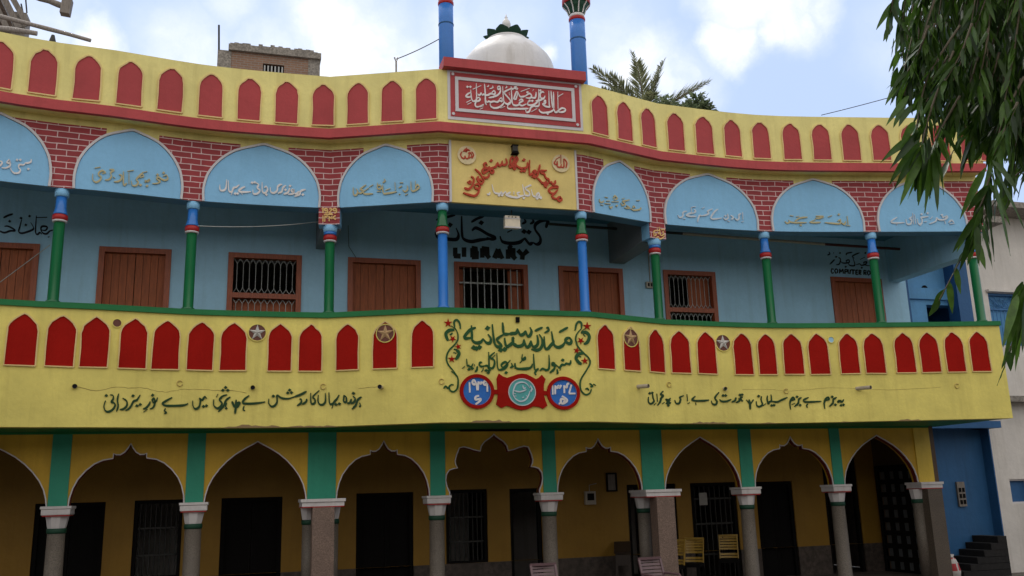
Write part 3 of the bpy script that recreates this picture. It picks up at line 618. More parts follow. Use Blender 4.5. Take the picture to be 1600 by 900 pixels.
vine(["1.3:885,240 905,150 940,115 975,140 975,210", "975,210 910,290 895,370 930,470 1010,560 1080,630 1095,700 1050,790 985,900", "2:970,270 1040,265 1085,320 1060,400 1010,430", "1000,290 1030,325", "2:1000,560 930,570 900,630 940,690 980,710", "920,590 970,610", "0.8:975,250 1030,205"],
     ((800, 570), ["1040,80 970,200 955,290 975,370 1030,420 1090,400 1115,340", "1030,340 1060,335 1078,360", "1090,260 1130,300 1100,310", "1140,270 1178,292"]), [(1055, 180, 62, -1.57), (965, 382, 52, 2.8), (908, 520, 48, 2.4), (1022, 665, 52, 3.4)], 800, 'green vine with red flowers right of the school name')
mb = MB(); mb.plate(CENTRE, [CENTRE.hit(x, y) for x, y in ((805.5, 496), (811, 496), (811, 504), (805.5, 504))], 0, 0.04); mb.build('socket_box', 'dark', bal)
# ---------------------------------------------------------------- balcony slab and the gallery behind it
def deck(z0, z1, d, yb, name, mat):
    us_ = [u for u in FRONT.s]; mb = MB(); pts = []
    for u in us_:
        p = FRONT.P(u, 0, d)
        for z in (z0, z1): pts += [(p[0], p[1], z), (p[0], yb, z)]
    fs_ = []
    for i in range(len(us_) - 1):
        a, b = i * 4, i * 4 + 4
        fs_ += [(a, a + 1, b + 1, b), (a + 2, b + 2, b + 3, a + 3), (a, b, b + 2, a + 2), (a + 1, a + 3, b + 3, b + 1)]
    e = (len(us_) - 1) * 4; fs_ += [(0, 2, 3, 1), (e, e + 1, e + 3, e + 2)]
    mb.add(pts, fs_); return mb.build(name, mat, B)
deck(2.93, 3.70, -0.201, 17.29, 'balcony_slab', 'rail')
deck(7.05, 7.2, -0.29, 16.199, 'gallery_ceiling', 'ceil')
deck(7.70, 7.80, -0.04, 20.0, 'roof_slab', 'conc')
# wall with rectangular openings on a plane Y=const
def wall(mb, x0, x1, z0, z1, Y, ops, rev=0.18):
    xs = sorted({x0, x1} | {v for o in ops for v in o[:2] if x0 < v < x1})
    for a, b in zip(xs, xs[1:]):
        zz = [z0]
        for o in sorted(ops, key=lambda o: o[2]):
            if o[0] <= a + 1e-6 and o[1] >= b - 1e-6: zz += [max(z0, o[2]), o[3]]
        zz.append(z1)
        for i in range(0, len(zz), 2):
            if zz[i + 1] - zz[i] > 1e-4: mb.add([(a, Y, zz[i]), (b, Y, zz[i]), (b, Y, zz[i + 1]), (a, Y, zz[i + 1])], [(0, 1, 2, 3)])
    for a, b, c, d in ops:
        p = [(a, Y, c), (b, Y, c), (b, Y, d), (a, Y, d)]; q = [(x, Y + rev, z) for x, _, z in p]
        mb.add(p + q, [(0, 4, 5, 1), (1, 5, 6, 2), (2, 6, 7, 3), (3, 7, 4, 0)])
    mb.add([(x0, Y + rev, z0), (x0, Y, z0), (x0, Y, z1), (x0, Y + rev, z1), (x1, Y, z0), (x1, Y + rev, z0), (x1, Y + rev, z1), (x1, Y, z1)], [(0, 1, 2, 3), (4, 5, 6, 7)])
UP_OPS = [(-4.45, -3.30, 3.7, 6.09), (-2.39, -1.24, 3.7, 6.10), (-0.30, 0.96, 4.3, 6.10), (1.78, 3.12, 3.7, 6.11), (3.76, 5.21, 3.7, 6.12), (5.84, 7.19, 3.7, 6.13), (8.08, 9.25, 4.3, 6.15), (12.02, 13.30, 3.7, 6.17)]
mb = MB(); wall(mb, -5.9, 13.95, 3.70, 7.05, Y_UP, UP_OPS); upw = mb.build('gallery_wall', 'wallblue', B)
mb = MB(); mb.box(-5.9, 13.95, 16.45, 19.6, 3.6, 3.68); mb.box(-5.9, 13.95, 19.5, 19.6, 3.68, 6.8); mb.box(-5.9, -5.8, 16.4, 19.5, 3.68, 6.8); mb.box(13.85, 13.95, 16.4, 19.5, 3.68, 6.8); mb.box(-5.9, 13.95, 16.4, 19.6, 6.91, 7.0)
for x in (-2.9, -0.7, 1.4, 3.45, 5.5, 7.6, 11.0): mb.box(x, x + 0.1, 16.4, 19.5, 3.68, 6.9)
mb.build('inner_rooms', 'conc', B)
def door_frame(mb, a, b, c, d, Y, w=0.09, proud=0.035, sill=False):
    mb.box(a, a + w, Y - proud, Y + 0.10, c, d); mb.box(b - w, b, Y - proud, Y + 0.10, c, d); mb.box(a + w, b - w, Y - proud, Y + 0.10, d - w, d)
    if sill: mb.box(a + w, b - w, Y - proud, Y + 0.10, c, c + w)
def plank_door(op, shut=True, name='door'):
    a, b, c, d = op; mb = MB(); w = 0.09; door_frame(mb, a, b, c, d, Y_UP); o = mb.build('door', 'frame', B)
    xm = (a + b) / 2
    for x0, x1 in ((a + w, xm - 0.004), (xm + 0.004, b - w)):
        mb = MB(); n = 4; pw = (x1 - x0) / n
        for k in range(n): mb.box(x0 + k * pw + 0.003, x0 + (k + 1) * pw - 0.003, Y_UP + 0.05, Y_UP + 0.085, c, d - w)
        for z in (c + 0.3, d - 0.45): mb.box(x0 + 0.01, x1 - 0.01, Y_UP + 0.086, Y_UP + 0.11, z, z + 0.1)
        mb.build('door_leaf', 'door', o)
    mb = MB(); mb.tube([(xm - 0.09, Y_UP + 0.03, c + 1.05), (xm + 0.09, Y_UP + 0.03, c + 1.05)], 0.011, 8); mb.box(xm - 0.02, xm + 0.02, Y_UP + 0.025, Y_UP + 0.05, c + 1.02, c + 1.08); mb.build('door_bolt', 'iron', o)
for i in (0, 1, 3, 5): plank_door(UP_OPS[i])
def fork_grille(a, b, c, d, Y, n):
    mb = MB(); w = (b - a) / n; r = 0.0062
    for k in range(n):
        x = a + (k + 0.5) * w; f = min(0.10, w * 0.8)
        mb.tube([(x, Y, c + f), (x, Y, d - f)], r, 6)
        for s in (-1, 1):
            mb.tube([(x, Y, d - f), (x + s * w * 0.49, Y, d)], r, 6); mb.tube([(x, Y, c + f), (x + s * w * 0.49, Y, c)], r, 6)
    return mb
for i, half in ((2, 0), (6, 1)):
    a, b, c, d = UP_OPS[i]; mb = MB(); door_frame(mb, a, b, c, d, Y_UP, sill=True); mb.box(a + 0.09, b - 0.09, Y_UP - 0.03, Y_UP + 0.1, 5.29, 5.38); o = mb.build('window', 'frame', B)
    fork_grille(a + 0.1, b - 0.1, 5.39, d - 0.1, Y_UP + 0.03, 10).build('grille', 'grille', o); fork_grille(a + 0.1, b - 0.1, c + 0.1, 5.28, Y_UP + 0.03, 10).build('grille', 'grille', o)
    mb = MB()
    if half:
        mb.box((a + b) / 2 + 0.02, b - 0.1, Y_UP + 0.12, Y_UP + 0.15, 5.39, d - 0.1); mb.build('shutter', 'door', o)
    else:
        mb.box(a + 0.1, b - 0.1, Y_UP + 0.12, Y_UP + 0.15, c + 0.1, 5.28); mb.build('shutter', 'door', o)
a, b, c, d = UP_OPS[4]; mb = MB(); door_frame(mb, a, b, c, d, Y_UP); o = mb.build('library_door', 'frame', B, label='barred brown library door')
mb = MB()
for k in range(9): x = a + 0.2 + k * (b - a - 0.4) / 8; mb.tube([(x, Y_UP + 0.03, c), (x, Y_UP + 0.03, d - 0.09)], 0.010, 6)
for z in (4.3, 5.0, 5.72): mb.box(a + 0.09, b - 0.09, Y_UP + 0.038, Y_UP + 0.045, z, z + 0.03)
mb.build('bar_grille', 'grille', o)
mb = MB(); mb.box(b - 0.36, b - 0.1, Y_UP + 0.12, Y_UP + 0.16, c, d - 0.1); mb.box(a + 0.1, a + 0.2, Y_UP + 0.12, Y_UP + 0.16, c, d - 0.1); mb.build('door_leaf', 'door', o)
plank_door(UP_OPS[7])
# writing on the gallery wall
mb = letters(UPW, 0, 670, 330, 8, 7.0, ["330,455 330,565", "312,557 398,562", "440,452 440,572", "545,460 545,578", "535,464 592,470 596,508 545,514", "540,517 608,524 606,570 536,572", "668,462 668,582", "660,468 738,474 740,522 672,526", "705,522 758,588", "818,588 868,475", "868,475 920,594", "838,552 905,558", "990,478 990,596", "984,482 1066,490 1066,536 990,540", "1025,538 1086,600", "1110,488 1172,550 1236,492", "1172,545 1166,606"], taper=0.95, nib=0.25, th=0.003, curve=False)
mb.build('library_lettering', 'ink', upw, label='black LIBRARY lettering over the barred door')
mb = letters(UPW, 0, 670, 330, 8, 4.7, ["1465,210 1478,160 1500,118", "1500,118 1400,125 1335,165 1330,230 1390,320 1390,390 1350,415 1300,390", "1300,390 1260,410 1215,360 1195,330", "1195,340 1130,390 1020,402 920,380 890,310", "0.7:1165,160 1210,130 1190,100", "0.7:1265,160 1310,130 1290,100", "0.7:980,265 1040,235",
    "540,245 580,210 640,230 740,290 830,330 780,350 720,330", "780,345 640,360 530,380 440,350 415,280 410,60", "0.7:530,140 600,95 690,65", "340,210 370,290 350,350 260,352 130,332 90,300 85,260", "0.7:90,110 200,80 330,50"], "1190,255 1250,262 1015,445 655,145 265,172", th=0.003)
mb.build('library_urdu_lettering', 'black', upw)
mb = letters(UPW, 0, 1280, 380, 13.33, 1.9, ["302,545 262,532 248,582 268,628 306,612", "345,530 322,575 345,627 378,612 385,560 345,530", "425,630 425,535", "425,535 455,600", "455,600 490,538", "490,538 505,635", "535,640 535,545", "535,548 582,552 580,590 537,592", "600,545 602,625 638,636 650,550", "660,556 742,562", "703,558 703,650", "762,560 762,650", "762,562 806,564", "762,604 800,606", "762,648 806,650", "830,560 830,656", "830,563 866,570 860,610 832,610", "842,610 872,660", "930,562 930,660", "930,565 975,572 970,612 932,612", "945,612 982,665", "1020,570 998,620 1025,665 1060,640 1055,590 1020,570", "1110,580 1088,625 1115,672 1147,645 1142,592 1110,580", "1175,674 1175,582", "1175,582 1205,640", "1205,640 1236,588", "1236,588 1252,678"], taper=0.95, nib=0.2, th=0.003, curve=False)
mb.build('computer_room_lettering', 'ink', upw, label='black COMPUTER ROOM lettering')
mb = letters(UPW, 0, 1280, 380, 13.33, 1.9, ["1060,470 1000,465 940,440 930,400 990,390 960,440 880,460 840,430 770,450", "850,340 950,290", "730,315 690,275 760,230 840,200", "690,280 740,430 720,470 640,462 600,420", "600,420 560,370 620,350 620,400 540,415 480,408 440,370", "560,250 580,210 690,190", "400,300 440,330 420,430 350,450", "320,340 280,380 220,440", "170,250 220,220 200,180", "300,190 300,215"], "550,492 885,512 432,205 350,285 960,205", th=0.003)
mb.build('computer_room_urdu_lettering', 'black', upw)
mb = letters(UPW, 0, 0, 320, 11.25, 2.6, ["870,560 840,570", "960,440 880,460 820,510 760,500 720,440 740,380 830,390 800,450 720,440", "740,520 700,490 660,520 625,470 640,190", "540,310 590,400 570,440 470,480 380,500 330,470 350,380 380,260", "80,380 150,380 270,450 180,460 80,490 0,465 -60,440", "60,230 140,190 230,160", "630,225 830,220", "-30,130 -30,440"], "455,355 170,290 520,200 370,235", th=0.003)
mb.build('guest_room_urdu_lettering', 'black', upw)
# ---------------------------------------------------------------- upper columns
COLS = [(3.10, 0), (5.00, 0), (S_A, 1), (9.035, 2), (11.52, 2), (S_D, 1), (15.46, 0), (17.6, 0), (19.6, 0)]
for u, kind in [(1.15, 0)] + COLS:
    x, y, _ = FRONT.P(u, 0, -0.13); up, lo = ('pipegreen', 'pipeblue') if kind == 2 else ('pipeblue', 'pipegreen')
    top = 6.25 if kind == 1 else 6.53; rz = 5.99 if kind == 1 else 6.03
    mb = MB(); mb.smooth = True; mb.lathe(x, y, [(0.10, 4.75), (0.10, 4.79), (0.080, 4.80), (0.078, rz)], 20); o = mb.build('gallery_column', lo, B)
    mb = MB(); mb.smooth = True; mb.lathe(x, y, [(0.085, rz), (0.108, rz + 0.02), (0.112, rz + 0.05), (0.108, rz + 0.085), (0.09, rz + 0.10)], 20); mb.build('ring', 'ringred', o)
    mb = MB(); mb.smooth = True; mb.lathe(x, y, [(0.088, rz - 0.022), (0.104, rz - 0.014), (0.106, rz + 0.004), (0.09, rz + 0.012)], 20); mb.build('white_ring', 'trim', o)
    if kind == 1:
        mb = MB(); mb.smooth = True; mb.lathe(x, y, [(0.09, rz + 0.10), (0.105, rz + 0.105), (0.105, rz + 0.145), (0.09, rz + 0.15)], 20); mb.build('blue_ring', 'pipeblue', o)
        mb = MB(); mb.smooth = True; mb.lathe(x, y, [(0.10, rz + 0.15), (0.112, rz + 0.17), (0.125, top)], 20); mb.build('capital', 'sky', o)
    else:
        mb = MB(); mb.smooth = True; mb.lathe(x, y, [(0.105, rz + 0.10), (0.10, rz + 0.12), (0.078, rz + 0.20), (0.075, top - 0.12)], 20); mb.build('upper_shaft', up, o)
        mb = MB(); mb.smooth = True; mb.lathe(x, y, [(0.085, top - 0.12), (0.10, top - 0.11), (0.105, top - 0.002)], 20); mb.build('capital', 'sky', o)
# ---------------------------------------------------------------- arched screen above the columns
mb = MB(); mb.strip(FRONT, 0, S_E, 6.53, 7.70, -0.28, -0.03); scr = mb.build('arch_screen', 'yel', B)
mb = MB(); mb.strip(FRONT, 0, S_E, 6.524, 6.529, -0.28, -0.032); mb.strip(FRONT, 0, S_E, 6.53, 7.05, -0.29, -0.2805); mb.build('beam_underside', 'ceil', scr)
mb = MB(); mb.strip(FRONT, 0, S_E, 7.672, 7.70, -0.03, 0.22); mb.build('eave_soffit', 'yel', scr)
DS = -0.03
for xa, ya, xb, yb in ((15.5,182.5,167,200),(249,213,376,225),(451,230,568,229),(636,224,704,219),(896,239,942,247),(991,261,1078,274),(1135,280,1239.5,284),(1300,285,1403,287),(1475,288,1575,288)):
    u0, u1 = fs(xa, ya, DS)[0], min(fs(xb, yb, DS)[0], S_E)
    mb = MB()
    for k0, k1 in ((u0, u1),): mb.strip(FRONT, k0, k1, 6.531, 7.563, DS - 0.002, DS + 0.008)
    mb.build('brick_panel', 'brick', scr)
mb = MB(); mb.strip(FRONT, 0, 0.6, 6.531, 7.563, DS - 0.002, DS + 0.008); mb.build('brick_panel', 'brick', scr)
ARCH = [((117.5,295),(281,311)),((319.5,314.5),(497,324)),((531,325),(674,317)),((928,332.5),(1014,351)),((1041,355),(1182,362.5)),((1209,363),(1348,363)),((1375,364),(1509,362))]
au = [(fs(*a, DS)[0], fs(*b, DS)[0]) for a, b in ARCH]
au = [(fs(75, 290.5, DS)[0] - (au[0][1] - au[0][0]) * 0.97, fs(75, 290.5, DS)[0])] + au
HALF = [(1, 0), (1.01, 0.2), (0.965, 0.40), (0.90, 0.52), (0.80, 0.645), (0.66, 0.765), (0.50, 0.86), (0.34, 0.915), (0.19, 0.955), (0.08, 0.985), (0, 1.0)]
def archpts(u0, u1, z0, z1):
    c, w, h = (u0 + u1) / 2, (u1 - u0) / 2, z1 - z0
    return [(c + w * a, z0 + h * b) for a, b in HALF] + [(c - w * a, z0 + h * b) for a, b in HALF[-2::-1]]
ATEXT = [
 (0, 225, 11.25, 2.3, 'letwhite', ["550,270 540,320 480,340 450,330", "450,330 420,370 340,370 330,420 360,460 330,510 250,515 195,460 195,420", "165,270 120,330 170,340 170,290 180,380 110,425 30,425", "0,300 40,330 0,385 -60,385"], "300,285 358,285 500,445"),
 (130, 250, 10, 2.5, 'letbeige', ["150,220 150,310 200,350 260,320 280,270 240,240 250,200 300,170 350,200 300,215", "0.9:180,130 270,115", "410,150 480,160 430,200 440,260 400,310 340,315", "470,270 500,290", "560,230 600,250 590,310 540,340 480,342", "630,180 630,390 680,365", "715,200 715,380", "0.9:690,180 790,165", "750,330 770,400 830,400 860,350 830,310 870,260 920,220 940,260 880,278", "0.8:920,200 1000,185", "960,320 1000,340 1040,310 960,352", "1080,372 1150,370 1200,340 1150,300 1170,270 1220,300 1270,320 1320,300 1300,240 1250,260"], "895,395 997,410 1160,235 1255,205"),
 (330, 270, 10, 2.5, 'letwhite', ["135,190 140,270 190,280 230,240 240,110", "265,120 275,280 320,300 350,240 390,230 440,190", "0.8:330,310 310,350", "530,220 470,250 430,290 500,305 620,300", "0.8:470,320 490,345", "650,270 660,330 720,330 760,280 720,240 740,190 700,160", "795,150 800,290 840,320 880,270 860,220 830,240", "925,230 930,300 980,320 1030,280 1040,220 1080,190 1110,190", "1165,200 1120,240 1100,300 1040,325", "1225,240 1200,310 1130,340", "1270,250 1250,290 1290,300 1290,260 1280,330 1200,342", "1370,290 1345,325 1300,335", "1475,265 1400,290 1380,340 1300,375"], "375,330 412,330 640,160 680,155 862,345 1160,270 1232,210 1432,345"),
 (530, 265, 10, 2.3, 'letbeige', ["220,280 225,390 270,400 290,340 260,300", "290,370 340,370 380,330 330,310 420,240", "380,350 400,385 530,380", "380,350 460,290", "0.8:470,275 530,240", "600,210 600,300 660,300 640,250 600,262", "590,350 650,345", "680,240 690,370 760,375 900,350", "720,330 800,300", "0.8:680,210 720,180 700,150", "870,200 880,330", "0.9:945,210 1000,210", "930,290 980,260", "990,320 1030,350 1070,310 1060,250", "0.8:930,395 955,385", "0.8:1030,405 1070,385", "1120,190 1130,330 1190,330 1250,280 1220,240 1190,300", "1190,180 1190,300"], ""),
 (920, 290, 16, 2.0, 'letbeige', ["260,340 270,410 330,420 370,380", "0.8:280,480 360,500", "0.9:390,290 470,310", "430,390 520,390", "390,450 540,470", "500,510 540,570 580,520", "560,410 740,410", "600,330 650,270 700,330 620,362", "790,440 830,500 890,460 840,400 930,380 1010,360", "0.8:820,340 880,320", "880,560 1010,570 930,500", "1040,580 1120,620 1270,600 1290,550", "1100,570 1110,520 1150,560", "0.9:1180,380 1260,380"], "690,510 640,265"),
 (1045, 310, 12.3, 2.1, 'letpale', ["165,320 200,370 260,350 270,270 340,250", "320,330 400,350 520,350", "320,330 400,290 470,290", "425,170 430,280", "0.9:440,170 510,165", "480,220 510,250 470,290", "0.9:270,395 310,395", "545,460 560,380 590,330 620,350", "620,340 700,325 760,290 740,250 830,205", "0.8:630,200 680,170", "940,210 870,260 800,380 880,400 1010,380", "1040,370 1080,410 1130,380 1120,300", "0.9:1120,440 1160,452", "1180,330 1230,370 1190,412", "1260,380 1300,420 1340,390 1340,320 1380,300", "1410,270 1415,412", "0.8:1390,460 1430,440"], "1080,340"),
 (1215, 320, 12.3, 2.1, 'letbeige', ["135,320 170,355 220,340 210,290", "0.9:230,210 300,220", "210,320 300,345 550,345", "330,320 420,260 570,240", "0.9:350,235 410,225", "610,340 700,347 820,340", "620,330 720,290", "730,220 870,230 800,260 720,262", "900,345 1050,360 1190,365 1200,290 1150,322", "0.8:960,240 1040,210", "1220,350 1280,380 1300,320", "1330,220 1350,380", "0.9:1310,400 1390,407"], "440,395 1170,190"),
 (1380, 320, 12.3, 2.1, 'letpale', ["260,240 150,320 200,352 400,345", "0.8:250,360 260,400", "430,280 450,370 520,370 540,300 500,270 550,230", "560,160 575,380", "595,190 620,370", "645,270 670,370 730,360 740,290 720,250 790,240 860,230", "0.9:780,330 830,325", "0.8:690,400 720,395", "0.8:900,280 940,230", "880,370 1000,320 1020,260 1060,290 1160,290 1230,240 1200,210", "1170,310 1190,370", "1250,350 1300,300 1350,342", "0.9:1270,375 1360,357"], "845,165 730,185 1120,200 1142,240 1190,235"),
]
for (u0, u1), tx in zip(au, ATEXT):
    p = archpts(u0, u1, 6.531, 7.56); mb = MB(); mb.plate(FRONT, p, DS - 0.002, DS + 0.025); o = mb.build('arch_panel', 'sky', scr)
    q = archpts(u0 - 0.018, u1 + 0.018, 6.531, 7.585); mb = MB(); mb.band(FRONT, catmull(q, 3), 0.036, DS - 0.002, DS + 0.045); mb.build('arch_trim', 'trim', scr)
    ox, oy, sc, w, m_, st, dots = tx
    letters(FRONT, DS + 0.025, ox, oy, sc, w, st, dots, th=0.018).build('verse_lettering', m_, scr)
# corner drop blocks, with dates
for s_, nm in ((S_A, 'a'), (S_D, 'd')):
    mb = MB(); mb.strip(FRONT, s_ - 0.175, s_ + 0.175, 6.25, 6.53, -0.28, -0.032); mb.cur = 1; mb.strip(FRONT, s_ - 0.175, s_ + 0.175, 6.25, 6.53, -0.031, -0.02); blk = mb.build('corner_block', ['sky', 'brick'], scr)
    x, y, _ = FRONT.P(s_, 0, -0.29); mb = MB(); mb.box(x - 0.16, x + 0.16, y, Y_UP - 0.002, 6.24, 7.049); mb.build('cross_beam', 'greybeam', scr)
    if nm == 'a':
        mb = letters(FRONT, -0.02, 490, 310, 18, 1.75, ["235,310 262,282 265,415", "385,350 320,345 312,302 360,290 392,320 390,400 325,410", "440,312 480,290 510,320 440,420 525,420", "640,342 570,350 550,312 600,287 642,312 640,392 585,420", "290,455 545,457", "265,490 265,660", "320,492 316,660", "320,500 358,540 382,500 420,512", "440,500 440,650", "440,520 485,560 510,525 520,590", "625,490 552,545 628,602"], taper=0.85, nib=0.15, th=0.012)
        mb.build('date_lettering', 'letyel', scr, label='yellow 1929 over ۱۳۴۷ on the red block')
    else:
        mb = letters(FRONT, -0.02, 1010, 340, 18, 1.6, ["365,265 385,480 440,500 490,460 450,410 480,390", "300,300 322,280", "210,540 205,400 260,365 350,360 370,310", "230,530 270,470 230,460", "270,580 320,540 370,600 440,580 512,510", "320,470 350,430 380,500"], "430,340 488,345", th=0.012)
        mb.build('monogram_lettering', 'letyel', scr)
x, y, _ = FRONT.P(S_E - 0.14, 0, -0.29); mb = MB(); mb.box(x - 0.14, x + 0.14, y, Y_UP - 0.002, 6.12, 7.049); mb.build('end_beam', 'wallblue', scr)
# ---------------------------------------------------------------- yellow name board of the centre
mb = MB(); mb.plate(CENTRE, rect(0.21, 2.40, 6.532, 7.62), DS - 0.004, DS + 0.045); nb = mb.build('name_board', 'board', B)
mb = MB(); mb.plate(CENTRE, rect(0.175, 0.21, 6.532, 7.62), DS - 0.004, DS + 0.06); mb.plate(CENTRE, rect(2.40, 2.435, 6.532, 7.62), DS - 0.004, DS + 0.06); mb.build('board_edge', 'trim', nb)
DN = DS + 0.045
mb = letters(CENTRE, DN, 790, 215, 8.18, 3.0, ["690,760 712,790 690,815 660,800 670,770 700,760", "660,790 610,780 590,750 620,720 665,670", "620,720 580,715 550,690 560,660 600,640 665,640 640,625 590,630", "520,650 510,625 530,600 545,580", "500,640 490,600 520,560", "515,560 510,590 485,595 470,570", "470,570 465,590 435,555 400,520", "630,550 625,590 595,600 580,565", "580,565 560,580 545,540 520,530 500,500 490,470 450,455 450,430 490,430 522,425", "435,350 420,420 405,480 390,515",
    "390,510 360,480 350,440 375,430 385,450 330,470 300,470 303,290", "275,320 275,370 250,395 220,390", "220,390 200,400 170,390 140,370 120,340", "120,390 80,380 60,340 60,280 85,260 110,300 120,390 105,410 85,385", "85,385 120,340 150,280 130,258 105,300 70,370 45,385 40,350"], "350,502 372,512 230,290 200,432 237,432", th=0.03)
letters(CENTRE, DN, 700, 215, 8.18, 3.0, ["735,270 750,330 720,355 690,345 690,300", "690,310 680,350 650,365 630,320", "630,320 610,375 580,383", "580,385 540,400 520,370", "500,360 480,330 455,350 480,390 520,400 575,420 570,455 540,450 540,410", "540,410 500,430 450,460 435,430 460,400 490,432", "520,460 515,500 480,520 440,500", "340,405 400,460 440,520 460,552", "460,555 420,600 390,560 400,540 440,562", "410,600 370,540 385,500", "340,610 380,600 405,640 380,660 345,650 335,620", "385,640 388,700 340,750 260,735 190,710", "290,500 325,530 315,600 270,660 220,655 208,640", "0.8:240,570 275,590 290,570 260,558"], "548,300", mb=mb, th=0.03)
mb.build('red_name_lettering', 'letred', nb)
mb = letters(CENTRE, DN, 790, 215, 8.18, 2.4, ["455,750 430,770 400,760 395,730 420,710 430,740 400,760 350,745 335,700 325,660", "215,600 235,700 250,740 300,740 300,700 250,650 330,610", "0.8:240,640 320,600", "235,740 190,750 160,740 150,710 185,700", "150,720 180,750 150,770 90,765 60,740", "60,740 30,745 0,700"], "230,775 400,782 448,775")
letters(CENTRE, DN, 700, 215, 8.18, 2.4, ["735,690 700,720 680,700 660,720 600,710 580,680 560,600", "535,700 520,730 495,720", "800,700 760,720 730,740", "840,690 840,730", "740,740 800,760 910,770"], "690,740 650,742", mb=mb)
mb.build('white_place_lettering', 'letwhite', nb)
for cx_, cy_, r, ox, st, lab in ((728.7, 243.7, 14.4, 700, ["180,180 160,220 180,260 210,265 215,230", "215,230 235,270 260,260 270,220 265,200 290,200 300,240 270,265", "235,130 235,180 215,165 255,165", "300,180 325,220 305,270", "195,180 230,150 280,170"], 'white roundel with red calligraphy left of the red name'), (875.2, 256.6, 13.6, 790, ["640,290 620,330 650,345 660,300", "665,330 660,370 700,380 710,340", "705,220 705,335", "710,380 740,380 745,340 740,270", "640,280 690,250", "745,270 780,320 770,390"], 'white roundel with red calligraphy right of the red name')):
    mb = MB(); disc(mb, CENTRE, cx_, cy_, r, DN - 0.003, DN + 0.03); mb.cur = 1; letters(CENTRE, DN + 0.03, ox, 215, 8.18, 2.0, st, mb=mb); mb.build('roundel', ['cream2', 'letred'], nb, label=lab)
# ---------------------------------------------------------------- roof parapet
mb = MB(); mb.strip(FRONT, 0, S_E + 0.02, 7.82, 8.775, 0.05, 0.25); par = mb.build('roof_parapet', 'yel', B)
mb = MB(); mb.strip(FRONT, 0, S_E + 0.04, 7.66, 7.82, 0.20, 0.285); mb.build('cornice', 'redband', par)
mb = MB(); mb.strip(FRONT, 0, S_E + 0.02, 7.701, 7.80, -0.03, 0.20); mb.build('cornice_slab', 'conc', par)
UP_ARCH = [((43,144.5),(87,151)),((113,154),(155.5,160)),((180.5,164),(221,169)),((245,173),(284.5,178)),((309,180.5),(347,184.5)),((370,186),(407,189)),((429,191),(465.5,193)),((487,195.5),(522.5,196)),((542,195.5),(576,194)),((595,192),(629.5,188)),((649,186),(683,184)),
 ((925,208),(951,214.5)),((965,218),(989,225)),((1003,229),(1026,236)),((1044,238),(1071,240)),((1088,242),(1116,243)),((1133,244.5),(1159.5,246)),((1177,247),(1205,248)),((1224.5,247.5),(1253,248)),((1271,248),(1300,249)),((1317.5,249),(1346,249.5)),((1364,249),(1393,250)),((1411,250),(1440,250)),((1457,250),(1486,250)),((1503,250),(1531,250)),((1548,250),(1573,250))]
us = [(fs(*a, .25)[0], fs(*b, .25)[0]) for a, b in UP_ARCH]
e0 = us[0][0]; us = [(e0 - 0.64 * k, e0 - 0.64 * k + 0.42) for k in (3, 2, 1)] + us
for u0, u1 in us:
    if u0 < 0.02: continue
    u1 = min(u1, S_E - 0.03)
    p = pointed(u0, u1, 7.875, 8.615, 0.68); mb = MB(); mb.plate(FRONT, p, 0.248, 0.260); mb.cur = 1; mb.band(FRONT, p + [p[0]], 0.022, 0.248, 0.276); mb.build('arch_panel', ['redup', 'rim'], par)
# roof board
D0 = 0.25
mb = MB(); mb.plate(CENTRE, rect(0.11, 2.495, 7.885, 8.78), 0.02, D0 + 0.012); rb = mb.build('roof_board', 'trim', B)
mb = MB(); mb.plate(CENTRE, rect(0.02, 2.54, 8.77, 8.935), 0.0, 0.40); mb.build('board_cap', 'redband', rb)
mb = MB(); mb.plate(CENTRE, rect(0.158, 2.447, 7.942, 8.735), D0, D0 + 0.02); mb.build('red_border', 'redup', rb)
mb = MB()
for r in (rect(0.235, 2.355, 8.60, 8.655), rect(0.235, 2.355, 8.03, 8.085), rect(0.235, 0.29, 8.085, 8.60), rect(2.30, 2.355, 8.085, 8.60)): mb.plate(CENTRE, r, D0 + 0.01, D0 + 0.036)
mb.build('inner_frame', 'trim', rb)
mb = MB()
for u in (0.20, 2.39):
    for z in (7.985, 8.70): mb.plate(CENTRE, [(u + 0.026 * math.cos(t * math.pi / 8), z + 0.026 * math.sin(t * math.pi / 8)) for t in range(16)], D0, D0 + 0.032)
mb.build('corner_stud', 'trim', rb)
DB = D0 + 0.02
mb = letters(CENTRE, DB, 700, 100, 9, 2.3, ["318,365 322,430 330,490 350,525 390,515 400,470 395,275", "318,400 270,430 250,460 285,470 322,462", "0.8:345,360 465,305", "0.8:255,545 320,510", "0.8:270,572 325,545", "400,490 430,475 450,500 425,525 395,530 380,570 390,600 430,605 500,570", "415,420 430,440 450,435 465,405", "465,410 480,440 500,430 520,440 560,440 600,420 650,430 660,400 640,380 610,412", "510,280 520,400 525,540 540,582", "0.6:545,325 565,315 570,300", "0.6:580,355 630,335 620,310",
    "690,330 720,320 735,345 700,360 690,330", "735,345 730,400 690,445 620,470 570,480", "525,500 545,540 570,530 600,540 640,530 690,540 720,520 755,530 750,480 715,505", "590,555 600,600 650,625 720,610 770,570 782,540", "765,320 775,470 790,545 850,570 875,520 800,430 790,400 850,365 910,345", "0.6:800,345 825,330 815,310", "885,320 895,480 905,560 940,590 1008,578", "835,600 850,560 880,545", "830,600 850,630 930,635 1008,630", "0.7:855,400 862,440", "0.7:450,610 500,590", "0.7:445,640 490,620", "0.7:735,625 800,598"], "270,325 312,325")
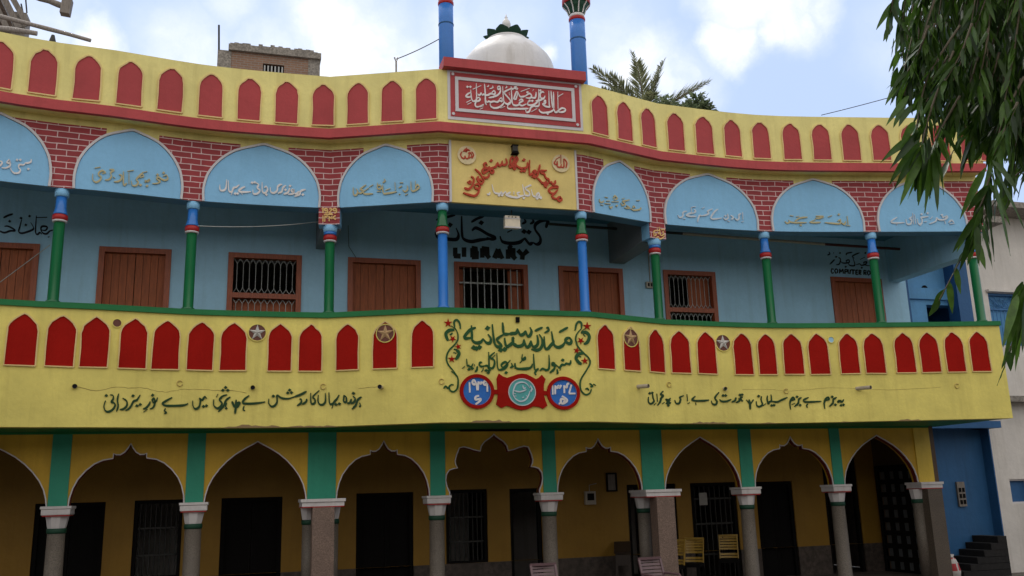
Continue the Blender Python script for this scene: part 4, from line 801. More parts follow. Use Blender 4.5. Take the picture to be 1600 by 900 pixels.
letters(CENTRE, DB, 800, 100, 9, 2.3, ["0,630 120,635 228,630", "200,565 140,590 100,570 110,545 150,520 130,500 95,520", "0,560 20,580 60,588 100,575", "80,400 60,395 30,470 25,495 55,490 80,400", "0.6:20,330 60,325 70,350", "80,400 110,460 150,465 180,455", "180,460 240,420 272,450 250,485 190,480", "250,472 310,482 330,460 335,400", "0.8:120,390 245,345", "0.6:285,385 300,360", "370,360 375,480 350,540 290,580 220,575 230,520", "450,410 430,395 395,415 400,475 440,490 462,450", "462,470 400,510 330,522", "515,380 520,560 525,605 470,600 430,570 460,560 470,530 440,540", "545,380 555,500 568,622", "580,395 582,520 585,640", "375,480 378,580 340,600 300,595 260,620 240,670 200,682 190,640", "0.7:270,675 350,630", "640,395 645,640", "620,670 680,682 735,670 745,640 700,625 660,650 620,680", "0.8:640,465 715,420", "585,640 560,665 520,682 430,690 385,665 380,640", "585,640 605,682 640,680"], "8,355 40,345 68,352 215,400 245,522 282,522 395,375 500,702 460,520", mb=mb)
mb.build('arabic_lettering', 'letwhite', rb)
# ---------------------------------------------------------------- ground floor arcade
PX = [(-6.25, .26), (-4.40, .26), (-2.50, .26), (-0.62, .26), (1.27, .44), (3.135, .25), (5.065, .235), (6.975, .41), (8.84, .255), (10.75, .22), (12.72, .36)]
PX = [(x * KA, w * KA) for x, w in PX]
ZS, ZT = zk(1.82), 2.925
CUSP = [(0.985, 0), (0.975, 0.12), (0.93, 0.28), (0.86, 0.42), (0.74, 0.56), (0.60, 0.67), (0.46, 0.73), (0.29, 0.755), (0.285, 0.835), (0.24, 0.815), (0.17, 0.815), (0.10, 0.855), (0.04, 0.93), (0, 1.0)]
POINT = [(0.985, 0), (0.965, 0.12), (0.92, 0.26), (0.84, 0.40), (0.72, 0.545), (0.58, 0.675), (0.42, 0.79), (0.24, 0.885), (0.1, 0.95), (0, 1.0)]
FOIL = [(0.92, 0), (0.92, 0.05), (0.97, 0.14), (0.995, 0.24), (0.98, 0.34), (0.92, 0.41), (0.83, 0.435), (0.755, 0.44), (0.79, 0.50), (0.80, 0.56), (0.77, 0.66), (0.71, 0.775), (0.62, 0.79), (0.52, 0.77), (0.40, 0.735), (0.29, 0.715), (0.265, 0.80), (0.20, 0.87), (0.10, 0.925), (0.03, 0.97), (0, 1.0)]
KIND = [POINT, CUSP, POINT, CUSP, POINT, CUSP, FOIL, CUSP, POINT, CUSP, POINT]   # bays left to right
KIND = KIND[1:] if False else [CUSP, POINT, CUSP, POINT, CUSP, FOIL, CUSP, POINT, CUSP, POINT]
mb = MB(); trims = MB(); tr2 = MB()
for i in range(len(PX) - 1):
    (xa, wa), (xb, wb) = PX[i], PX[i + 1]; f0, f1 = xa + wa / 2, xb - wb / 2; c = (f0 + f1) / 2; hw = (f1 - f0) / 2
    k = KIND[i]; hz = {id(CUSP): 0.89, id(POINT): 0.90, id(FOIL): 0.985}[id(k)] * KA
    cur = [(c + hw * a, ZS + hz * b) for a, b in k] + [(c - hw * a, ZS + hz * b) for a, b in k[-2::-1]]
    poly = [(xb, ZS), (xb, ZT), (xa, ZT), (xa, ZS)] + cur[::-1]
    mb.plate(ARC, poly, -0.17, 0.0)
    trims.band(ARC, [(c + (u - c) * 0.998, z) for u, z in cur], 0.018, -0.01, 0.012)
    tr2.band(ARC, [(c + (u - c) * 0.99, ZS + (z - ZS) * 0.985) for u, z in cur], 0.02, -0.10, -0.02)
XEND = PX[-1][0] + PX[-1][1] / 2
mb.strip(ARC, PX[-1][0], XEND, ZS, ZT, -0.28, 0)
arc = mb.build('arcade_wall', 'yeldeep', B)
trims.build('arch_trim', 'trim', arc); tr2.build('arch_line', 'maroon', arc)
mb = MB(); mb.strip(ARC, -6.5, 13.42, zk(2.852), 2.928, -0.01, 0.03); mb.build('green_beam', 'rail', arc)
for i, (x, w) in enumerate(PX):
    mb = MB(); mb.strip(ARC, x - w / 2, x + w / 2, ZS, zk(2.851), -0.01, 0.02); mb.build('pilaster', 'pieryel' if i == len(PX) - 1 else 'pil', arc)
def column_capital(x, y, wide, o):
    pass
for i, (x, w) in enumerate(PX):
    y = Y_ARC + 0.10; wide = w > 0.3
    if not wide:
        mb = MB(); mb.smooth = True; mb.lathe(x, y, [(0.16, 0), (0.16, 0.1), (0.134, 0.14), (0.125, 1.42)], 24); o = mb.build('arcade_column', 'stone', B)
        mb = MB(); mb.lathe(x, y, [(0.13, 1.495), (0.138, 1.52), (0.165, 1.66), (0.175, 1.675)], 8); mb.lathe(x, y, [(0.19, 1.69), (0.20, 1.70), (0.20, 1.775), (0.215, 1.785), (0.215, ZS - 0.001)], 4, True); mb.build('capital', 'white', o)
        mb = MB(); mb.lathe(x, y, [(0.183, 1.673), (0.187, 1.675), (0.187, 1.690), (0.183, 1.692)], 4, True); mb.build('capital_line', 'ringred', o)
        mb = MB(); mb.smooth = True; mb.lathe(x, y, [(0.13, 1.42), (0.14, 1.43), (0.14, 1.49), (0.13, 1.496)], 20); mb.build('neck_band', 'dkgreen', o)
    else:
        last = i == len(PX) - 1; mb = MB(); s0 = 0.17
        fw = 0.26 if last else 0.0; h_ = 0.25 if last else 0.33
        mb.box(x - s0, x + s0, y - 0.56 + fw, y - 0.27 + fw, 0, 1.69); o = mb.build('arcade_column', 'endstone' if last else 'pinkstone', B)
        cap, lin, neck, sh = MB(), MB(), MB(), MB()
        cap.box(x - h_, x + h_, y - 0.50 + fw, y + 0.2, 1.705, 1.775); cap.box(x - h_ - 0.02, x + h_ + 0.02, y - 0.52 + fw, y + 0.22, 1.775, ZS - 0.001)
        lin.box(x - h_ - 0.005, x + h_ + 0.005, y - 0.502 + fw, y + 0.2, 1.690, 1.704)
        for s in ((-1,) if last else (-1, 1)):
            xs = x + s * 0.175; sh.smooth = True; sh.lathe(xs, y, [(0.115, 0), (0.115, 1.42)], 20)
            neck.smooth = True; neck.lathe(xs, y, [(0.12, 1.42), (0.13, 1.43), (0.13, 1.49), (0.12, 1.496)], 20)
            cap.lathe(xs, y, [(0.12, 1.497), (0.128, 1.52), (0.15, 1.66), (0.155, 1.689)], 8)
        sh.build('side_shaft', 'stone', o); cap.build('capital', 'white', o); lin.build('capital_line', 'ringred', o); neck.build('neck_band', 'dkgreen', o)
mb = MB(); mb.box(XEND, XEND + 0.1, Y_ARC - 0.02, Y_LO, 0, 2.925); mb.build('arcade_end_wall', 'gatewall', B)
# verandah
mb = MB(); mb.box(-6.9, XEND + 0.1, Y_ARC - 0.4, Y_LO, Z0 - 0.1, 0.0); mb.build('verandah_floor', 'floor', B)
LO_OPS = [(-5.3, -4.2, 0, 1.88), (-3.24, -2.15, 0, 1.88), (-1.69, -0.90, 0.56, 1.89), (-0.26, 0.79, 0, 1.89), (2.11, 3.17, 0, 1.91), (3.79, 4.60, 0.56, 1.93), (5.05, 5.69, 0, 1.92), (7.51, 8.59, 0, 1.94), (8.92, 9.97, 0, 1.94), (10.44, 11.32, 0, 1.93), (12.1, 12.95, 0, 2.40)]
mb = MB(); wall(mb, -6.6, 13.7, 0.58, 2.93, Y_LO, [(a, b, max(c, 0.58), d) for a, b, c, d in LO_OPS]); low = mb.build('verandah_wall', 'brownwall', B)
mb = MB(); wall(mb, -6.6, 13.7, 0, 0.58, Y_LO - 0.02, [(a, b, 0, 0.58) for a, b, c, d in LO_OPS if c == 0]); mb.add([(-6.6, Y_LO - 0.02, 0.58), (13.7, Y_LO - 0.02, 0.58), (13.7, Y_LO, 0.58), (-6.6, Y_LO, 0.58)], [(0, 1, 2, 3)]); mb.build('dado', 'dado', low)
mb = MB(); mb.box(-6.6, 13.7, 20.4, 20.5, 0, 2.9); mb.box(-6.6, -6.5, Y_ARC, 20.4, 0, 2.92); mb.box(13.6, 13.7, Y_LO + 0.2, 20.4, 0, 2.9); mb.box(-6.5, 13.6, 17.5, 20.4, -0.2, -0.01); mb.box(-6.5, 13.6, 17.5, 20.4, 2.8, 2.9)
for x in (-3.8, -2.0, -0.6, 1.4, 3.45, 4.8, 6.6, 8.72, 10.2, 11.6): mb.box(x, x + 0.1, 17.5, 20.4, 0, 2.8)
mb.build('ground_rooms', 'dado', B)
for a, b, c, d in LO_OPS:
    if c == 0 and d < 2:
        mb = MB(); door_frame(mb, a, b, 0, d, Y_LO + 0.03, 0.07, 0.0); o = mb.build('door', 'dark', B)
        if a in (-5.3, -3.24, -0.26, 2.11, 10.44):
            for x0, x1 in ((a + 0.07, (a + b) / 2 - 0.004), ((a + b) / 2 + 0.004, b - 0.07)):
                mb = MB(); mb.box(x0, x1, Y_LO + 0.10, Y_LO + 0.13, 0, d - 0.07)
                for z0_, z1_ in ((0.15, 0.75), (0.9, d - 0.2)): mb.box(x0 + 0.09, x1 - 0.09, Y_LO + 0.09, Y_LO + 0.10, z0_, z1_)
                mb.build('door_leaf', 'dark', o)
        elif a == 8.92:
            mb = MB()
            for k in range(8): x = a + 0.12 + k * (b - a - 0.24) / 7; mb.tube([(x, Y_LO + 0.08, 0.0), (x, Y_LO + 0.08, d - 0.07)], 0.011, 6)
            for z in (0.5, 1.1, 1.6): mb.box(a + 0.07, b - 0.07, Y_LO + 0.092, Y_LO + 0.1, z, z + 0.035)
            mb.build('bar_gate', 'iron', o)
            mb = MB(); p, q = at_y(1094, 770, Y_LO), at_y(1108, 789, Y_LO); mb.box(p[0], q[0], Y_LO + 0.06, Y_LO + 0.064, q[2], p[2]); mb.build('pasted_notice', 'paper', o)
    elif c > 0:
        mb = MB(); door_frame(mb, a, b, c, d, Y_LO + 0.03, 0.06, 0.0, True); o = mb.build('window', 'dark', B); mb = MB()
        for k in range(8): x = a + 0.1 + k * (b - a - 0.2) / 7; mb.tube([(x, Y_LO + 0.08, c), (x, Y_LO + 0.08, d - 0.06)], 0.010, 6)
        for z in (0.95, 1.4): mb.box(a + 0.06, b - 0.06, Y_LO + 0.091, Y_LO + 0.098, z, z + 0.03)
        mb.build('bar_grille', 'iron', o)
mb = MB(); door_frame(mb, 12.1, 12.95, 0, 2.40, Y_LO + 0.03, 0.07, 0.0); mb.build('door', 'dark', B)
XG = XEND                                           # lattice gate on the end wall, facing along the verandah
mb = MB(); mb.box(XG - 0.06, XG - 0.002, 15.92, 16.0, 0, 2.2); mb.box(XG - 0.06, XG - 0.002, 17.14, 17.22, 0, 2.2); mb.box(XG - 0.06, XG - 0.002, 16.0, 17.14, 2.12, 2.2); o = mb.build('lattice_gate', 'dark', B)
ny, nz_ = 4, 8; cw = 1.14 / ny; ch = 2.12 / nz_
for i in range(ny):
    for j in range(nz_): mb = MB(); mb.box(XG - 0.02, XG - 0.012, 16.0 + i * cw + 0.07, 16.0 + (i + 1) * cw - 0.07, j * ch + 0.055, (j + 1) * ch - 0.055); mb.build('pane', 'glass', o)
mb = MB()
for i in range(ny + 1): mb.box(XG - 0.045, XG - 0.005, 16.0 + i * cw - 0.065 * (0 < i < ny), 16.0 + i * cw + 0.065 * (0 < i < ny) + 0.002, 0.0, 2.12)
for j in range(nz_ + 1): mb.box(XG - 0.048, XG - 0.006, 16.0, 17.14, max(0, j * ch - 0.05), min(2.12, j * ch + 0.05))
mb.build('gate_bars', 'dark', o)
# dark painted board under the balcony
mb = MB(); x0, x1 = at_y(718, 660, Y_ARC)[0], at_y(826, 660, Y_ARC)[0]; mb.box(x0, x1, Y_ARC - 0.055, Y_ARC - 0.031, zk(2.845), 2.924); mb.build('old_board', 'dark', arc)
BRD = PlaneSurf((0, Y_ARC - 0.055), (1, Y_ARC - 0.055))
mb = letters(BRD, 0, 680, 640, 8.89, 1.3, ["560,185 570,212 620,222 630,170", "660,175 680,215 720,180", "770,205 830,215 890,180", "910,200 950,215 1020,185"], th=0.003); mb.build('old_board_lettering', 'letgrey', arc)
# ---------------------------------------------------------------- dome and minarets
YD = 16.3
def pz(px, py, Y): return at_y(px, py, Y)[2]
DX = at_y(792, 70, YD)[0]
prof = []
for xl, yl, xr_, yr in ((762, 68, 822, 68), (752, 74, 831, 74), (743, 81, 840, 81), (735, 89, 848, 90), (729, 96, 855, 98), (725, 102, 859, 106)):
    a, b = at_y(xl, yl, YD), at_y(xr_, yr, YD); prof.append(((b[0] - a[0]) / 2, (a[2] + b[2]) / 2))
r0, z_lo = prof[-1]; nk, z_ap = prof[0]; z_col = max(z_ap + 0.03, pz(793, 63, YD - nk))
prof = [(r0 * 0.98, 7.8), (r0 * 1.04, z_lo - 0.5), (r0 * 1.055, z_lo - 0.3), (r0 * 1.035, z_lo - 0.12)] + prof[::-1] + [(nk * 0.98, z_col - 0.05), (nk * 1.02, z_col - 0.045), (nk * 1.02, z_col), (nk * 0.6, z_col + 0.01)]
mb = MB(); mb.smooth = True; mb.lathe(DX, YD, prof, 48); dome = mb.build('dome', 'domewhite', B)
def petal_ring(mb, cx_, cy_, r, z, n, h, lean, w):
    for k in range(n):
        t = 2 * math.pi * k / n; o_, s_ = Vector((math.cos(t), math.sin(t), 0)), Vector((-math.sin(t), math.cos(t), 0)); c = Vector((cx_, cy_, z)) + o_ * r
        rows = [(0, 0.6, 0), (0.35, 1.0, 0.25), (0.75, 0.85, 0.7), (1.0, 0.22, 1.15)]
        pts = []
        for f, ww, ln in rows:
            q = c + Vector((0, 0, h * f)) + o_ * (lean * ln)
            pts += [q - s_ * w * ww / 2, q + o_ * 0.02, q + s_ * w * ww / 2]
        fs_ = []
        for i in range(3): fs_ += [(i * 3, i * 3 + 1, i * 3 + 4, i * 3 + 3), (i * 3 + 1, i * 3 + 2, i * 3 + 5, i * 3 + 4)]
        back = [p - o_ * 0.015 for p in pts]
        mb.add(pts, fs_); mb.add(back, [tuple(reversed(f)) for f in fs_])
lz = z_col; lh = 0.165
mb = MB(); petal_ring(mb, DX, YD, nk * 0.72, lz, 9, lh * 0.92, 0.15, 0.30); petal_ring(mb, DX, YD, nk * 0.5, lz, 8, lh * 0.7, 0.06, 0.24); mb.smooth = True; mb.lathe(DX, YD, [(nk * 0.75, lz - 0.01), (nk * 0.7, lz + 0.05), (nk * 0.3, lz + 0.07)], 20); mb.build('lotus_collar', 'dkgreen', dome)
fb0, fb1, fz1 = pz(790, 46, YD), pz(790, 29, YD), pz(790, 21, YD); bh = fb1 - fb0
mb = MB(); mb.smooth = True; mb.lathe(DX, YD, [(0.06, lz), (0.05, fb0 - 0.02), (0.055, fb0), (0.088, fb0 + bh * 0.25), (0.094, fb0 + bh * 0.45), (0.08, fb0 + bh * 0.7), (0.045, fb0 + bh * 0.9), (0.03, fb1), (0.035, fb1 + 0.02), (0.02, fb1 + 0.04), (0.003, fz1)], 24); mb.build('finial', 'domewhite', dome)
mb = MB(); petal_ring(mb, DX, YD, r0 * 1.02, pz(793, 104, YD - r0), 30, 0.15, -0.12, 0.17); mb.build('petal_band', 'dkgreen', dome)
YM = 14.55
for px, pyb in ((696.5, 8), (901.5, 33)):
    p = at_y(px, pyb, YM); x, zr = p[0], p[2]; r = (at_y(px + 11.3, pyb + 30, YM)[0] - at_y(px - 11.3, pyb + 30, YM)[0]) / 2
    if px > 800: zr_ = zr
    mb = MB(); mb.smooth = True; mb.lathe(x, YM, [(r, 7.8), (r, zr - 0.30), (r, zr)], 24); o = mb.build('minaret', 'pipeblue', B)
    mb = MB(); mb.smooth = True; mb.lathe(x, YM, [(r, zr - 0.02), (r * 1.08, zr), (r * 1.08, zr + 0.04), (r, zr + 0.05)], 24); mb.build('red_ring', 'ringred', o)
    mb = MB(); mb.smooth = True; mb.lathe(x, YM, [(r * 0.98, zr - 0.42), (r * 1.06, zr - 0.41), (r * 1.06, zr - 0.39), (r * 0.98, zr - 0.38)], 24); mb.build('blue_ring', 'annexdk', o)
    mb = MB(); mb.smooth = True; mb.lathe(x, YM, [(r, zr + 0.05), (r * 0.98, zr + 0.11), (r * 0.9, zr + 0.12)], 24); mb.build('white_ring', 'domewhite', o)
    mb = MB(); mb.smooth = True; mb.lathe(x, YM, [(r * 0.98, zr + 0.11), (r * 1.05, zr + 0.15), (r * 1.25, zr + 0.24), (r * 1.75, zr + 0.32)], 24); mb.build('flared_capital', 'dkgreen', o)
    mb = MB()
    for k in range(10):
        t = 2 * math.pi * (k + 0.3) / 10; q = [(r * 1.0, 0.12), (r * 1.08, 0.15), (r * 1.28, 0.24), (r * 1.78, 0.32)]
        mb.tube([(x + a * math.cos(t), YM + a * math.sin(t), zr + b_) for a, b_ in q], 0.012, 6)
    mb.build('capital_rib', 'domewhite', o)
    mb = MB(); mb.smooth = True; mb.lathe(x, YM, [(r * 1.8, zr + 0.32), (r * 1.85, zr + 0.33), (r * 1.85, zr + 0.44), (r * 1.5, zr + 0.54)], 24); mb.build('red_gallery', 'ringred', o)
    mb = MB(); mb.smooth = True; mb.lathe(x, YM, [(r * 0.9, zr + 0.54), (r * 0.9, zr + 0.8), (r * 1.1, zr + 0.84), (r * 1.0, zr + 0.98), (r * 0.5, zr + 1.08), (0.02, zr + 1.2), (0.006, zr + 1.35)], 24); mb.build('cupola', 'domewhite', o)
# roof body behind the parapet
mb = MB(); mb.box(-5.9, 13.95, 19.7, 20.0, 0, 7.69); mb.build('rear_wall', 'cream', B)
# ---------------------------------------------------------------- neighbours on the right
YW, YA = 16.75, 16.98
xw = (at_y(1578, 889, YW)[0] + at_y(1540, 655, YW)[0]) / 2
WB = thing('white_house', 'off white plastered house with blue windows standing right of the yellow balcony', 'house', (xw + 3, YW, Z0))
def pw(px, py, Y=None): p = at_y(px, py, YW if Y is None else Y); return p[0], p[2]
xg0, zg1 = pw(1543, 457); xg1, _ = pw(1589, 457); zgm = pw(1560, 481)[1]; zg0 = zg1 - 1.25
xb0, zb1 = pw(1577, 749); xb1 = xb0 + 0.55; zb0 = pw(1580, 787)[1]
mb = MB(); wall(mb, xw, xw + 7, Z0, 8.0, YW, [(xg0, xg1, zg0, zg1), (xb0, xb1, zb0, zb1)], 0.22); mb.box(xw, xw + 0.2, YW + 0.22, YW + 5, Z0, 8.0); mb.box(xw + 6.8, xw + 7, YW + 0.22, YW + 5, Z0, 8.0); mb.build('wall', 'cream', WB)
zr = pw(1590, 345)[1]
mb = MB(); mb.box(xw + 0.35, xw + 7.2, YW - 0.75, YW + 5.2, 8.0, 8.14); mb.build('roof', 'conc', WB)
zl = pw(1585, 625)[1]
mb = MB(); mb.box(xw + 0.28, xw + 7, YW - 0.32, YW - 0.002, zl - 0.07, zl + 0.06); mb.build('ledge', 'conc', WB)
mb = MB(); mb.box(xw - 0.03, xw - 0.002, YW - 0.02, YA + 1.6, Z0, 8.0); mb.build('corner_strip', 'annexlow', WB)
mb = MB(); door_frame(mb, xg0, xg1, zg0, zg1, YW + 0.06, 0.05, 0.0, True); o = mb.build('window', 'bluegrille', WB)
mb = MB(); cx_ = (xg0 + xg1) / 2; zb = zgm
for k in range(9):
    t = math.pi * (k + 0.5) / 9; L_ = 0.6
    ex = max(xg0 + 0.05, min(xg1 - 0.05, cx_ + L_ * math.cos(t))); ez = min(zg1 - 0.05, zb + L_ * math.sin(t)); mb.tube([(cx_ + 0.06 * math.cos(t), YW + 0.1, zb + 0.06 * math.sin(t)), (ex, YW + 0.1, ez)], 0.009, 6)
mb.tube([(cx_ + 0.22 * math.cos(t), YW + 0.1, zb + 0.22 * math.sin(t)) for t in [math.pi * k / 10 for k in range(11)]], 0.009, 6)
mb.box(xg0, xg1, YW + 0.085, YW + 0.115, zb - 0.03, zb)
for k in range(8): x = xg0 + (k + 0.5) * (xg1 - xg0) / 8; mb.tube([(x, YW + 0.1, zg0), (x, YW + 0.1, zb - 0.15), (x + 0.03, YW + 0.1, zb - 0.03)], 0.009, 6)
mb.build('grille', 'bluegrille', o)
mb = MB(); mb.box(xg0 + 0.03, xg1 - 0.03, YW + 0.15, YW + 0.17, zg0, zg1); mb.build('pane', 'annex', o)
mb = MB(); mb.box(xg0 - 0.05, xg1 + 0.12, YW - 0.10, YW - 0.002, zg1 + 0.01, zg1 + 0.06); mb.build('sunshade', 'cream', WB)
mb = MB(); door_frame(mb, xb0, xb1, zb0, zb1, YW + 0.05, 0.035, 0.0, True); o = mb.build('window', 'trim', WB)
mb = MB(); mb.box(xb0 + 0.02, xb1 - 0.02, YW + 0.12, YW + 0.14, zb0, zb1); mb.build('pane', 'annexdk', o)
# blue annex between the two houses
AN = thing('blue_stair_annex', 'strong blue painted stair annex between the yellow building and the white house', 'annex', (15.0, YA, Z0))
xr = xw + 0.4
x_op0, z_op1 = pw(1447, 476, YA); x_op1 = pw(1496, 476, YA)[0]
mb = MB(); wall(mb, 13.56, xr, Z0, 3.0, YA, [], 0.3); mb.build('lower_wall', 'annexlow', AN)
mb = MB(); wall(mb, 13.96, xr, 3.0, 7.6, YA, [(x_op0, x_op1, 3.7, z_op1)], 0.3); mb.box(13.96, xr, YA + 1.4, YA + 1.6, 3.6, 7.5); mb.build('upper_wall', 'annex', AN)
xq0, zq = pw(1415, 432, Y_UP + 0.3); xq1 = pw(1428, 432, Y_UP + 0.3)[0]
mb = MB(); mb.box(14.0, 14.22, Y_UP + 0.25, YA - 0.002, 3.7, 7.2); mb.build('pilaster', 'annexdk', AN)
mb = MB(); mb.box(xw - 0.42, xw - 0.05, YW - 0.1, YA - 0.002, 2.95, 7.0); mb.build('corner_pier', 'annexdk', AN)
zlt = pw(1470, 452, YA)[1]; mb = MB(); mb.box(14.18, xw - 0.43, YA - 0.06, YA - 0.002, z_op1 + 0.12, zlt); mb.build('lintel', 'annex', AN)
xh, zh = pw(1373 + 72, 451, YA)
mb = MB(); p = at_y(1444, 451, YA); mb.tube([(p[0], YA - 0.03, p[2]), (p[0], YA - 0.004, p[2])], 0.075, 16); mb.build('wall_hole', 'dark', AN)
mb = MB(); mb.box(13.56, xw - 0.02, 16.35, YA - 0.003, 2.95, 3.1); mb.build('landing', 'annexdk', AN)
mb = MB(); mb.box(14.0, xr + 0.2, Y_ARC + 0.5, YA + 1.8, 7.6, 7.75); mb.build('roof', 'conc', AN)
# stairs in front of the blue wall
ST = MB(); YS = 16.25
for k in range(6):
    x = at_y(1506 + k * 10.5, 893 - k * 11, YS); ST.box(x[0], xw - 0.42, YS, YA - 0.01, Z0 if k == 0 else at_y(1506 + k * 10.5, 904 - k * 11, YS)[2], x[2])
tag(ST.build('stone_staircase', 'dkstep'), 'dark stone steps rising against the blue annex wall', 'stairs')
WPOS['x'] = (0, 0, 0)
mb = MB(); p, q = at_y(1492, 753, YA), at_y(1509, 791, YA); mb.box(p[0], q[0], YA - 0.05, YA - 0.003, q[2], p[2]); mb.cur = 1
for k in range(3):
    for j in range(2): mb.box(p[0] + 0.03 + j * 0.09, p[0] + 0.09 + j * 0.09, YA - 0.062, YA - 0.049, q[2] + 0.05 + k * 0.13, q[2] + 0.14 + k * 0.13)
tag(mb.build('meter_box', ['plank', 'dark']), 'small dark meter box on the blue annex wall', 'meter box')
# ---------------------------------------------------------------- background buildings
def wbox(mb, pxl, pxr, pyt, Y, dep, zb):
    a, b = at_y(pxl, pyt, Y), at_y(pxr, pyt, Y); mb.box(a[0], b[0], Y, Y + dep, zb, (a[2] + b[2]) / 2); return a[0], b[0], (a[2] + b[2]) / 2
YB = 30.0
a, b = at_y(340, 84, YB), at_y(500, 98, YB); xa, xb_ = a[0], b[0]; zt = at_y(420, 86, YB)[2]
BH = thing('brick_house', 'unplastered brick house behind the left roof parapet with a small barred window', 'house', ((xa + xb_) / 2, YB, Z0))
zw1, zw0 = at_y(412, 99, YB)[2], at_y(412, 111, YB)[2]; xw0, xw1 = at_y(411, 100, YB)[0], at_y(444, 100, YB)[0]
mb = MB(); wall(mb, xa, xb_, Z0, zt, YB, [(xw0, xw1, zw0, zw1)], 0.2); mb.box(xa, xa + 0.2, YB + 0.2, YB + 5, Z0, zt); mb.box(xb_ - 0.2, xb_, YB + 0.2, YB + 5, Z0, zt); mb.box(xa + 0.2, xb_ - 0.2, YB + 4.8, YB + 5, Z0, zt); mb.build('wall', 'rawbrick', BH)
mb = MB(); mb.box(xa, xa + 0.45, YB - 0.02, YB - 0.003, Z0, zt); mb.box(xb_ - 0.4, xb_, YB - 0.02, YB - 0.003, Z0, zt); mb.build('corner_column', 'conc', BH)
mb = MB(); mb.box(xa + 0.35, xb_ + 0.03, YB - 0.12, YB + 5.1, zt, zt + 0.22)
rnd = random.Random(3)
for k in range(22): x = xa + 0.4 + k * (xb_ - xa - 0.5) / 22; mb.box(x, x + 0.14, YB - 0.1, YB + 0.4, zt + 0.22, zt + 0.22 + rnd.uniform(0.02, 0.12))
mb.build('roof', 'conc', BH)
mb = MB(); p, q = at_y(343, 80, YB), at_y(342, 37, YB); mb.tube([(p[0], YB + 0.1, p[2] - 0.5), (q[0], YB + 0.1, q[2])], 0.035, 6); mb.build('rebar', 'iron', BH)
mb = MB(); mb.box(xw0, xw1, YB + 0.15, YB + 0.18, zw0, zw1); mb.cur = 1
for k in range(6): x = xw0 + (k + 0.5) * (xw1 - xw0) / 6; mb.box(x - 0.025, x + 0.025, YB + 0.03, YB + 0.06, zw0, zw1 - 0.05)
mb.build('barred_window', ['dark', 'grille'], BH)
# unfinished house at the far left
YL = 21.0
p = at_y(42, 20, YL); zt = at_y(42, 17, YL)[2]
UH = thing('unfinished_house', 'unfinished grey concrete house with leaning planks beyond the left end of the roof', 'house', (p[0] - 2.5, YL, Z0))
mb = MB(); mb.box(p[0] - 6, p[0], YL + 0.4, YL + 4, Z0, zt - 0.45); mb.build('wall', 'rawbrick', UH)
mb = MB(); mb.box(p[0] - 0.28, p[0], YL - 0.0, YL + 0.399, Z0, zt - 0.05); mb.box(p[0] - 3.2, p[0] - 2.9, YL, YL + 0.399, Z0, zt); mb.build('concrete_column', 'conc', UH)
mb = MB()
for x0, x1 in ((42, 40), (36, 34)): a, b = at_y(x0, 20, YL + .2), at_y(x1 - 1, -14 if x0 > 40 else 6, YL + .2); mb.tube([a, (b[0], b[1], b[2])], 0.018, 6)
mb.build('rebar', 'iron', UH)
mb = MB(); mb.box(p[0] - 6, p[0] - 0.9, YL - 1.2, YL + 4, zt + 0.9, zt + 1.1); mb.build('roof', 'conc', UH)
for (ax, ay, bx, by), w in zip(((2, -12, 30, 44), (12, -16, 44, 40), (-14, -6, 12, 46)), (0.13, 0.12, 0.12)):
    mb = MB(); mb.obox(at_y(ax, ay, YL - 0.25), at_y(bx, by, YL - 0.15), w, 0.05, (0, 1, 0)); mb.build('leaning_plank', 'plank', UH)
def pole(ax, ay, bx, by, Y, r, name, mat, lab, cat, grp=None, ya=None, head=False):
    a, b = Vector(at_y(ax, ay, Y if ya is None else ya)), Vector(at_y(bx, by, Y)); mb = MB(); n = 7; rr = random.Random(int(ax) + 99)
    mb.tube([a.lerp(b, k / (n - 1)) + Vector((0, 0, rr.uniform(-.012, .012))) for k in range(n)], [r * rr.uniform(0.92, 1.12) for _ in range(n)], 9)
    if head: d = (b - a).normalized(); mb.obox(b - Vector((0.0, 0, 0.17)) - d * 0.03, b + Vector((0.03, 0, 0.17)) - d * 0.03, 0.18, 0.18, (0, 1, 0))
    return tag(mb.build(name, mat), lab, cat, grp)
pole(-60, 9, 142, 63, 19.5, 0.045, 'bamboo_pole', 'bamboo', 'long bamboo pole jutting over the left roof parapet into the sky', 'pole', 'bamboo poles at the unfinished house')
pole(-60, 36, 58, 52, 19.0, 0.055, 'bamboo_pole', 'bamboo', 'short thick bamboo pole lying just above the left roof parapet', 'pole', 'bamboo poles at the unfinished house')
pole(20, -18, 105, 12, 18.5, 0.06, 'timber_prop', 'plank', 'timber prop with a square block at its end at the top left', 'prop', None, None, True)
mb = MB(); p = at_y(83, 55, 14.9); mb.lathe(p[0], p[1], [(0.055, 8.6), (0.05, p[2] - 0.1), (0.025, p[2])], 10); mb.build('post_stub', 'iron', B)
# roof antenna stub and wires
p = at_y(619, 100, 14.6); zt = at_y(619, 90, 14.6)[2]
mb = MB(); mb.tube([(p[0], 14.6, 8.4), (p[0], 14.6, zt - 0.07)], 0.016, 6); mb.tube([(p[0] - 0.03, 14.6, zt), (p[0], 14.6, zt - 0.09), (p[0] + 0.03, 14.6, zt)], 0.014, 6); tag(mb.build('wire_bracket', 'bamboo'), 'small forked wire bracket on the roof edge left of the minarets', 'bracket')
def wire(pts, r, name, mat, lab, cat='wire', grp=None):
    mb = MB(); mb.tube(pts, r, 5); return tag(mb.build(name, mat), lab, cat, grp)
def sag(a, b, s, n=12): a, b = Vector(a), Vector(b); return [a.lerp(b, k / n) - Vector((0, 0, s * 4 * (k / n) * (1 - k / n))) for k in range(n + 1)]
wire(sag((p[0], 14.6, zt - 0.03), at_y(686, 61, 14.6), 0.02), 0.009, 'roof_wire', 'iron', 'thin wire running up from the roof bracket to the left minaret')
